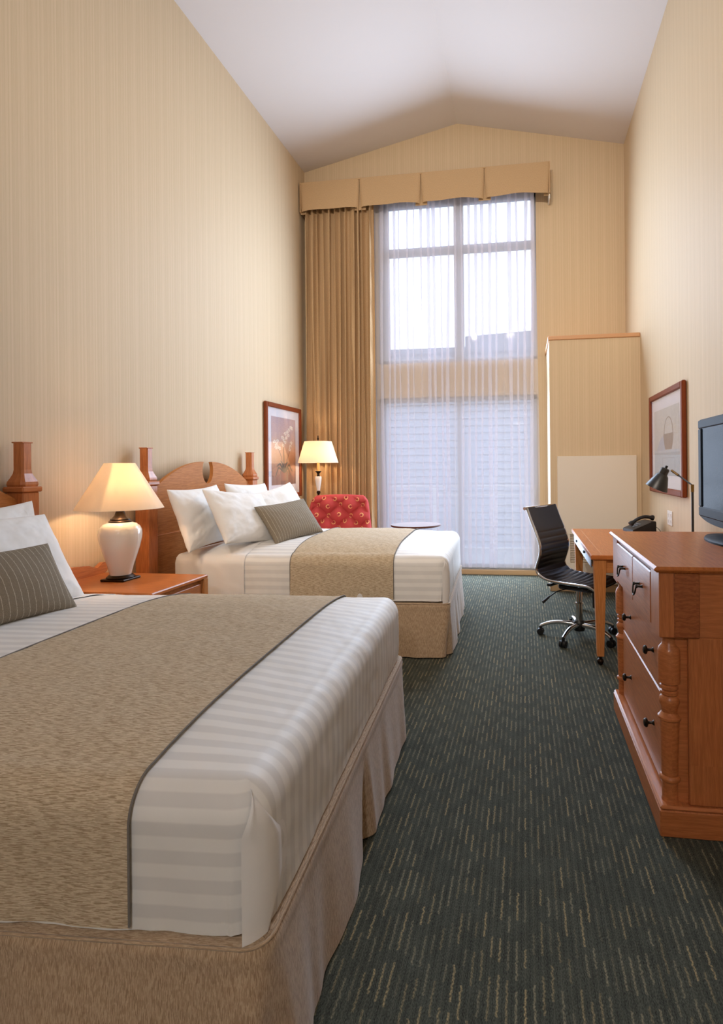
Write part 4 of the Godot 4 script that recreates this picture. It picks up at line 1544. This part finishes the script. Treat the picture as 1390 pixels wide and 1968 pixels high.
func make_office_chair() -> void:
	# local: +x forward (the way it faces), z to its side
	var c := thing("office_chair", "dark brown ribbed office chair on a chrome five-star base at the desk", "chair", V(0.417, 0, 4.65), 0.0)
	var fwd := V(0.85, 0, -0.52).normalized()
	c.rotation.y = atan2(-fwd.z, fwd.x)
	# side profile of the shell, top of the back -> front of the seat
	var key := [Vector2(-0.345, 1.03), Vector2(-0.305, 0.93), Vector2(-0.26, 0.83), Vector2(-0.228, 0.74), Vector2(-0.228, 0.67), Vector2(-0.25, 0.60), Vector2(-0.262, 0.555), Vector2(-0.245, 0.51), Vector2(-0.195, 0.478), Vector2(-0.12, 0.462), Vector2(0.0, 0.455), Vector2(0.10, 0.455), Vector2(0.19, 0.452), Vector2(0.235, 0.435)]
	var cur := Curve2D.new()
	for i in key.size():
		var t: Vector2 = (key[mini(i + 1, key.size() - 1)] - key[maxi(i - 1, 0)]) * 0.16
		cur.add_point(key[i], -t, t)
	var total := cur.get_baked_length()
	var half := 0.225
	var ribs := 15.0
	var from := 0.30
	var surf := func(u: float, v: float, thick: float):
		var d := v * total
		var p := cur.sample_baked(d, true)
		var q := cur.sample_baked(minf(d + 0.004, total), true)
		var q0 := cur.sample_baked(maxf(d - 0.004, 0.0), true)
		var t := (q - q0).normalized()
		var nrm := Vector2(t.y, -t.x) * -1.0
		var rib := 0.0
		if v > from - 0.1:
			rib = pow(absf(sin((v - from) / (1.0 - from) * ribs * PI)), 0.35) * 0.007 - 0.007
		var across := (u * 2.0 - 1.0)
		var cup := 0.012 * across * across
		var o := p + nrm * (thick + (rib if thick > 0.0 else 0.0) + cup)
		return Vector3(o.x, o.y, across * half)
	var s := shape()
	s.grid(14, 170, func(u: float, v: float): return [surf.call(u, v, 0.011), Vector2(u * 0.45, v * total)], false)
	s.grid(14, 90, func(u: float, v: float): return [surf.call(u, v, -0.009), Vector2(u * 0.45, v * total)], true)
	part(c, "seat_shell", s, M.leather, "dark brown leather sling with sewn ribs")
	for e in [0.0, 1.0]:
		s = shape()
		var pts := []
		for i in 60:
			var p: Vector3 = surf.call(e, i / 59.0, 0.0)
			p.z += 0.006 * (1.0 if e > 0.5 else -1.0)
			pts.append(p)
		s.tube(pts, 0.0115, 10)
		part(c, "side_rail", s, M.chrome, "chrome side rail")
	s = shape()
	var tp: Vector3 = surf.call(0.5, 0.004, 0.0)
	s.tube([Vector3(tp.x, tp.y, -half - 0.022), Vector3(tp.x, tp.y, half + 0.022)], 0.014, 14)
	part(c, "top_bar", s, M.chrome)
	# mechanism under the seat
	s = shape()
	s.box2(Vector3(-0.14, 0.385, -0.09), Vector3(0.15, 0.425, 0.09), 0.012)
	s.box2(Vector3(-0.18, 0.42, -0.20), Vector3(-0.14, 0.44, 0.20), 0.006)
	s.box2(Vector3(0.12, 0.42, -0.20), Vector3(0.16, 0.44, 0.20), 0.006)
	var mech := part(c, "mechanism", s, M.black_plastic)
	s = shape()
	s.tube([Vector3(0.16, 0.40, 0.03), Vector3(0.165, 0.27, 0.03)], 0.034, 16)
	part(mech, "tension_knob", s, M.black_plastic)
	s = shape()
	s.tube([Vector3(-0.05, 0.40, 0.06), Vector3(-0.10, 0.385, 0.18), Vector3(-0.13, 0.35, 0.25)], 0.005, 8)
	s.tube([Vector3(-0.13, 0.352, 0.247), Vector3(-0.155, 0.315, 0.30)], [0.009, 0.012], 10)
	part(mech, "lever", s, M.black_plastic)
	# gas column
	s = shape()
	s.lathe([[0.0, 0.06], [0.042, 0.06], [0.046, 0.08], [0.046, 0.125], [0.036, 0.14], [0.0, 0.142]], Vector3.ZERO, 24)
	part(c, "hub", s, M.black_plastic)
	s = shape()
	s.lathe([[0.0, 0.13], [0.028, 0.13], [0.028, 0.27], [0.034, 0.27], [0.034, 0.28], [0.022, 0.283], [0.022, 0.39], [0.0, 0.39]], Vector3.ZERO, 24)
	part(c, "column", s, M.chrome)
	# five-star base; arms found from the casters in view
	var turn0 := atan2(-(V(0.113, 0, 4.703) - V(0.417, 0, 4.65)).z, (V(0.113, 0, 4.703) - V(0.417, 0, 4.65)).x) - c.rotation.y
	for k in 5:
		var a := turn0 + TAU * k / 5.0
		var d := Vector3(cos(a), 0, -sin(a))
		s = shape()
		var pts := []
		var rad := []
		for i in 16:
			var t := i / 15.0
			pts.append(d * lerpf(0.035, 0.305, t) + Vector3(0, 0.105 + 0.012 * sin(t * 2.4) - 0.042 * pow(t, 3.0), 0))
			rad.append(lerpf(0.021, 0.013, t))
		s.tube(pts, rad, 12)
		var arm := part(c, "arm", s, M.chrome, "curved chrome base arm")
		s = shape()
		var ax := d.cross(Vector3.UP)
		var cc := d * 0.307 + Vector3(0, 0.027, 0)
		for e in [-1, 1]:
			s.tube([cc + ax * (e * 0.006), cc + ax * (e * 0.025)], 0.027, 18)
		s.tube([cc + Vector3(0, 0.004, 0), cc + Vector3(0, 0.046, 0)], 0.012, 12)
		s.tube([cc + ax * -0.03, cc + ax * 0.03], 0.010, 10)
		part(arm, "caster", s, M.black_plastic)


# ---------------------------------------------------------------- dresser and television
func make_dresser() -> void:
	var d := thing("dresser", "reddish wooden dresser with turned corner columns below the television", "dresser")
	var fx := 0.487
	var bx := 1.19
	var z0 := 2.205
	var z1 := 3.318
	var s := shape()
	s.box2(V(0.468, 0.978, z0 - 0.018), V(bx + 0.01, 1.0, z1 + 0.018), 0.009)
	part(d, "top", s, M.desk_wood)
	# frieze with its two drawers
	s = shape()
	s.box2(V(fx + 0.012, 0.735, z0 + 0.012), V(bx, 0.978, z1 - 0.012), 0.003)
	part(d, "frieze", s, M.cherry)
	for q in [[z0, z0 + 0.14], [z1 - 0.14, z1]]:
		s = shape()
		s.box2(V(fx, 0.735, q[0]), V(fx + 0.14, 0.978, q[1]), 0.004)
		part(d, "corner_block", s, M.cherry)
	s = shape()
	s.box2(V(fx + 0.052, 0.737, z0 - 0.004), V(fx + 0.142, 0.976, z0 + 0.03), 0.003)
	part(d, "figured_panel", s, M.curly_maple, "curly-figured veneer block on the end")
	s = shape()
	s.box2(V(fx + 0.004, 0.962, z0 + 0.14), V(fx + 0.02, 0.972, z1 - 0.14), 0.003)
	part(d, "bead", s, M.cherry)
	var mid := 2.722
	for q in [[z0 + 0.144, mid - 0.003], [mid + 0.003, z1 - 0.144]]:
		s = shape()
		s.box2(V(fx - 0.002, 0.748, q[0]), V(fx + 0.03, 0.955, q[1]), 0.005)
		var dr := part(d, "drawer", s, M.cherry)
		# bail pull: two rosettes and a hanging ring
		var zc: float = (q[0] + q[1]) / 2
		s = shape()
		for e in [-0.03, 0.03]:
			s.tube([V(fx, 0.862, zc + e), V(fx - 0.004, 0.862, zc + e), V(fx - 0.024, 0.862, zc + e)], [0.011, 0.006, 0.004], 12)
			s.tube([V(fx - 0.022, 0.862, zc + e), V(fx - 0.03, 0.862, zc + e)], [0.008, 0.006], 12)
		var ring := []
		for i in 15:
			var a := PI * i / 14.0
			ring.append(V(fx - 0.027 - 0.006 * sin(a), 0.862 - 0.042 * sin(a), zc - 0.03 * cos(a)))
		s.tube(ring, 0.0035, 8)
		part(dr, "bail_pull", s, M.pewter, "dark pewter drop handle")
	# lower case, set back behind the columns
	s = shape()
	s.box2(V(fx + 0.055, 0.11, z0 + 0.035), V(bx, 0.74, z1 - 0.035), 0.003)
	part(d, "case", s, M.cherry)
	s = shape()
	s.box2(V(fx + 0.105, 0.115, z0 + 0.012), V(bx - 0.02, 0.735, z0 + 0.036), 0.003)
	part(d, "end_panel", s, M.cherry)
	for q in [[0.488, 0.725], [0.125, 0.482]]:
		s = shape()
		s.box2(V(fx + 0.033, q[0], z0 + 0.105), V(fx + 0.06, q[1], z1 - 0.105), 0.005)
		var dr := part(d, "drawer", s, M.cherry)
		for z in [2.47, 2.98]:
			s = shape()
			s.lathe([[0.0, 0.0], [0.012, 0.0], [0.008, 0.004], [0.0055, 0.01], [0.006, 0.022], [0.017, 0.027], [0.019, 0.033], [0.013, 0.040], [0.0, 0.043]], Vector3.ZERO, 18)
			var k := part(dr, "knob", s, M.pewter, "dark pewter knob")
			k.transform = Transform3D(Basis(Vector3.BACK, PI / 2), V(fx + 0.033, (q[0] + q[1]) / 2, z))
	# turned columns on the front corners
	var prof := [[0.0, 0.108], [0.034, 0.108], [0.030, 0.125], [0.029, 0.17], [0.030, 0.185], [0.037, 0.190], [0.039, 0.197], [0.037, 0.204], [0.031, 0.209], [0.033, 0.30], [0.036, 0.405], [0.037, 0.415], [0.042, 0.420], [0.042, 0.428], [0.036, 0.434], [0.029, 0.445], [0.032, 0.465], [0.038, 0.482], [0.036, 0.498], [0.028, 0.508], [0.034, 0.514], [0.034, 0.524], [0.028, 0.528], [0.034, 0.534], [0.034, 0.544], [0.029, 0.55], [0.040, 0.556], [0.041, 0.568], [0.041, 0.672], [0.037, 0.688], [0.027, 0.70], [0.024, 0.715], [0.027, 0.737], [0.0, 0.737]]
	for z in [z0 + 0.052, z1 - 0.052]:
		s = shape()
		s.lathe(prof, V(fx + 0.045, 0.0, z), 28)
		part(d, "column", s, M.cherry, "turned corner column")
	# plinth
	s = shape()
	s.box2(V(fx - 0.004, 0.0, z0 - 0.004), V(bx, 0.098, z1 + 0.004), 0.004)
	var base := part(d, "plinth", s, M.cherry)
	s = shape()
	s.box2(V(fx - 0.002, 0.096, z0 - 0.002), V(bx, 0.113, z1 + 0.002), 0.007)
	part(base, "moulding", s, M.cherry)


func make_television() -> void:
	var t := thing("television", "dark blue-grey flat television on the dresser", "television", V(0.99, 1.0, 2.88), -PI / 2)
	# local: z out of the screen (towards the beds), x along the wall
	var w := 0.96
	var y0 := 0.055
	var y1 := 0.62
	var poly := PackedVector2Array()
	for i in 21:
		var x := -w / 2 + w * i / 20.0
		poly.append(Vector2(x, y0 + 0.03 * pow(absf(x) / (w / 2), 4.0)))
	poly.append(Vector2(w / 2, y1 - 0.012))
	poly.append(Vector2(w / 2 - 0.012, y1))
	poly.append(Vector2(-w / 2 + 0.012, y1))
	poly.append(Vector2(-w / 2, y1 - 0.012))
	var s := shape()
	s.prism(poly, 0.05)
	s.box2(Vector3(-w / 2 + 0.1, y0 + 0.08, -0.075), Vector3(w / 2 - 0.1, y1 - 0.06, -0.02), 0.02)
	part(t, "case", s, M.tv_case)
	var sx := w / 2 - 0.055
	var sy0 := y0 + 0.085
	var sy1 := y1 - 0.05
	for q in [[Vector3(-w / 2 + 0.004, sy1, 0.02), Vector3(w / 2 - 0.004, y1 - 0.004, 0.034)], [Vector3(-w / 2 + 0.004, y0 + 0.034, 0.02), Vector3(w / 2 - 0.004, sy0, 0.034)], [Vector3(-w / 2 + 0.004, sy0, 0.02), Vector3(-sx, sy1, 0.034)], [Vector3(sx, sy0, 0.02), Vector3(w / 2 - 0.004, sy1, 0.034)]]:
		s = shape()
		s.box2(q[0], q[1], 0.005)
		part(t, "bezel", s, M.tv_case)
	s = shape()
	s.box2(Vector3(-sx, sy0, 0.02), Vector3(sx, sy1, 0.0275), 0.0)
	part(t, "screen", s, M.tv_screen, "glossy dark screen")
	s = shape()
	s.box2(Vector3(-0.10, 0.02, -0.03), Vector3(0.10, y0 + 0.06, 0.01), 0.008)
	part(t, "neck", s, M.tv_case)
	s = shape()
	s.lathe([[0.0, 0.0], [1.0, 0.0], [1.0, 0.008], [0.96, 0.016], [0.5, 0.024], [0.0, 0.028]], Vector3.ZERO, 48, Vector2(0.26, 0.125))
	part(t, "stand", s, M.tv_case, "oval stand")


func make_things() -> void:
	make_nightstand()
	make_table_lamp()
	make_floor_lamp()
	make_armchair()
	make_side_table()
	make_curtains()
	make_picture("framed orchid print on the wall beside the drape", 1.0, 5.93, 6.935, 1.011, 2.115, orchid_print(), 0.12, 0.11, 0.10)
	make_picture("framed print of a basket above the desk", -1.0, 4.575, 5.755, 1.115, 2.018, basket_print(), 0.09, 0.135, 0.13)
	make_cover()
	make_outlet()
	make_desk()
	make_phone()
	make_desk_lamp()
	make_office_chair()
	make_dresser()
	make_television()


# ---------------------------------------------------------------- fill lights added behind the camera, out of view
func make_fill_lights() -> void:
	var p := thing("fill_pendant", "unseen dome pendant added as fill light behind the camera", "lamp", V(-0.2, 2.55, -1.3))  # pendant added to brighten the near bed and dresser end
	var s := shape()
	s.tube([Vector3(0, 0.13, 0), Vector3(0, 2.93, 0)], 0.006, 8)
	part(p, "cord", s, M.black_plastic)
	s = shape()
	s.lathe([[0.0, 2.9], [0.06, 2.9], [0.06, 2.93], [0.0, 2.95]], Vector3.ZERO, 24)
	part(p, "canopy", s, M.white_trim)
	s = shape()
	var prof := []
	for i in 17:
		var a := -PI / 2 + PI * i / 16.0
		prof.append([0.10 * cos(a) if i > 0 and i < 16 else 0.0, 0.03 + 0.10 * sin(a)])
	s.lathe(prof, Vector3.ZERO, 32)
	part(p, "globe", s, M.globe, "glowing globe of the added fill pendant")
	s = shape()
	s.lathe([[0.26, -0.03], [0.25, 0.05], [0.19, 0.14], [0.09, 0.2], [0.03, 0.21], [0.03, 0.206], [0.088, 0.195], [0.186, 0.136], [0.246, 0.048], [0.256, -0.03], [0.26, -0.03]], Vector3.ZERO, 40)
	part(p, "dome", s, M.white_trim, "white dome added to keep the fill off the upper walls")
	var l := OmniLight3D.new()
	l.name = "fill_pendant_light"
	l.light_color = Color(0.98, 0.98, 1.0)
	l.light_energy = FILL_PENDANT
	l.light_size = 0.08
	l.omni_range = 16.0
	l.omni_attenuation = 2.0
	l.shadow_enabled = true
	l.position = Vector3(0, 0.02, 0)
	p.add_child(l)
	# two unseen spotlights, added as fill for the surfaces facing the camera
	for x in [-1.35, -0.35]:
		var t := thing("fill_spotlight", "unseen spotlight added as fill towards the window end, %s" % ("on the bed side" if x < -1.0 else "on the desk side"), "lamp", V(x, 4.95, -1.2), 0.0, "added fill spotlights")
		var aim: Vector3 = (V(x * 0.4 - 0.35, 2.3, 7.2) - t.position).normalized()
		s = shape()
		s.tube([Vector3(0, 0.0, 0), Vector3(0, YR - 4.95 - absf(x - XM) * 0.22 - 0.01, 0)], 0.012, 10)
		part(t, "stem", s, M.white_trim)
		s = shape()
		s.tube([aim * -0.10, aim * 0.06], 0.055, 24)
		part(t, "head", s, M.white_trim)
		s = shape()
		s.tube([aim * 0.06, aim * 0.064], 0.048, 24)
		part(t, "lens", s, M.globe)
		var sp := SpotLight3D.new()
		sp.name = "fill_spot_light"
		sp.light_color = Color(1.0, 0.94, 0.88)
		sp.light_energy = FILL_SPOT
		sp.light_size = 0.06
		sp.spot_range = 16.0
		sp.spot_angle = 35.0
		sp.spot_angle_attenuation = 1.0
		sp.spot_attenuation = 2.0
		sp.shadow_enabled = true
		t.add_child(sp)
		sp.position = aim * 0.14
		sp.basis = Basis.looking_at(aim, Vector3.UP)


func _ready() -> void:
	rng.seed = 7
	# camera: level lens with a small roll, shifted so that the verticals stay upright
	var cam := Camera3D.new()
	cam.name = "camera"
	cam.projection = Camera3D.PROJECTION_FRUSTUM
	cam.near = 0.05
	cam.far = 200.0
	cam.size = 1.7975306 * cam.near
	cam.frustum_offset = Vector2(-0.1363274, -0.0814399) * cam.near
	var yaw := 0.1493
	var roll := -0.0096
	var right := Vector3(cos(yaw), 0, -sin(yaw))
	var ahead := Vector3(-sin(yaw), 0, -cos(yaw))
	cam.transform = Transform3D(Basis(right * cos(roll) + Vector3.UP * sin(roll), Vector3.UP * cos(roll) - right * sin(roll), -ahead), Vector3(0, 1.38, 0))
	add_child(cam)
	cam.current = true

	# sky: bright overcast
	var sky_mat := ProceduralSkyMaterial.new()
	sky_mat.sky_top_color = Color(0.80, 0.88, 1.0)
	sky_mat.sky_horizon_color = Color(1.0, 0.97, 0.93)
	sky_mat.sky_curve = 0.12
	sky_mat.ground_bottom_color = Color(0.45, 0.47, 0.5)
	sky_mat.ground_horizon_color = Color(0.75, 0.77, 0.8)
	sky_mat.sky_energy_multiplier = SKY
	sky_mat.ground_energy_multiplier = SKY * 0.6
	var sky := Sky.new()
	sky.sky_material = sky_mat
	var env := Environment.new()
	env.background_mode = Environment.BG_SKY
	env.sky = sky
	env.tonemap_mode = Environment.TONE_MAPPER_LINEAR
	env.tonemap_exposure = EXPOSURE
	env.sdfgi_enabled = true
	env.ssao_enabled = true
	env.ssil_enabled = true
	var we := WorldEnvironment.new()
	we.name = "environment"
	we.environment = env
	add_child(we)

	make_daylight()
	make_materials()
	make_room()
	make_outside()
	make_beds()
	make_things()
	make_fill_lights()
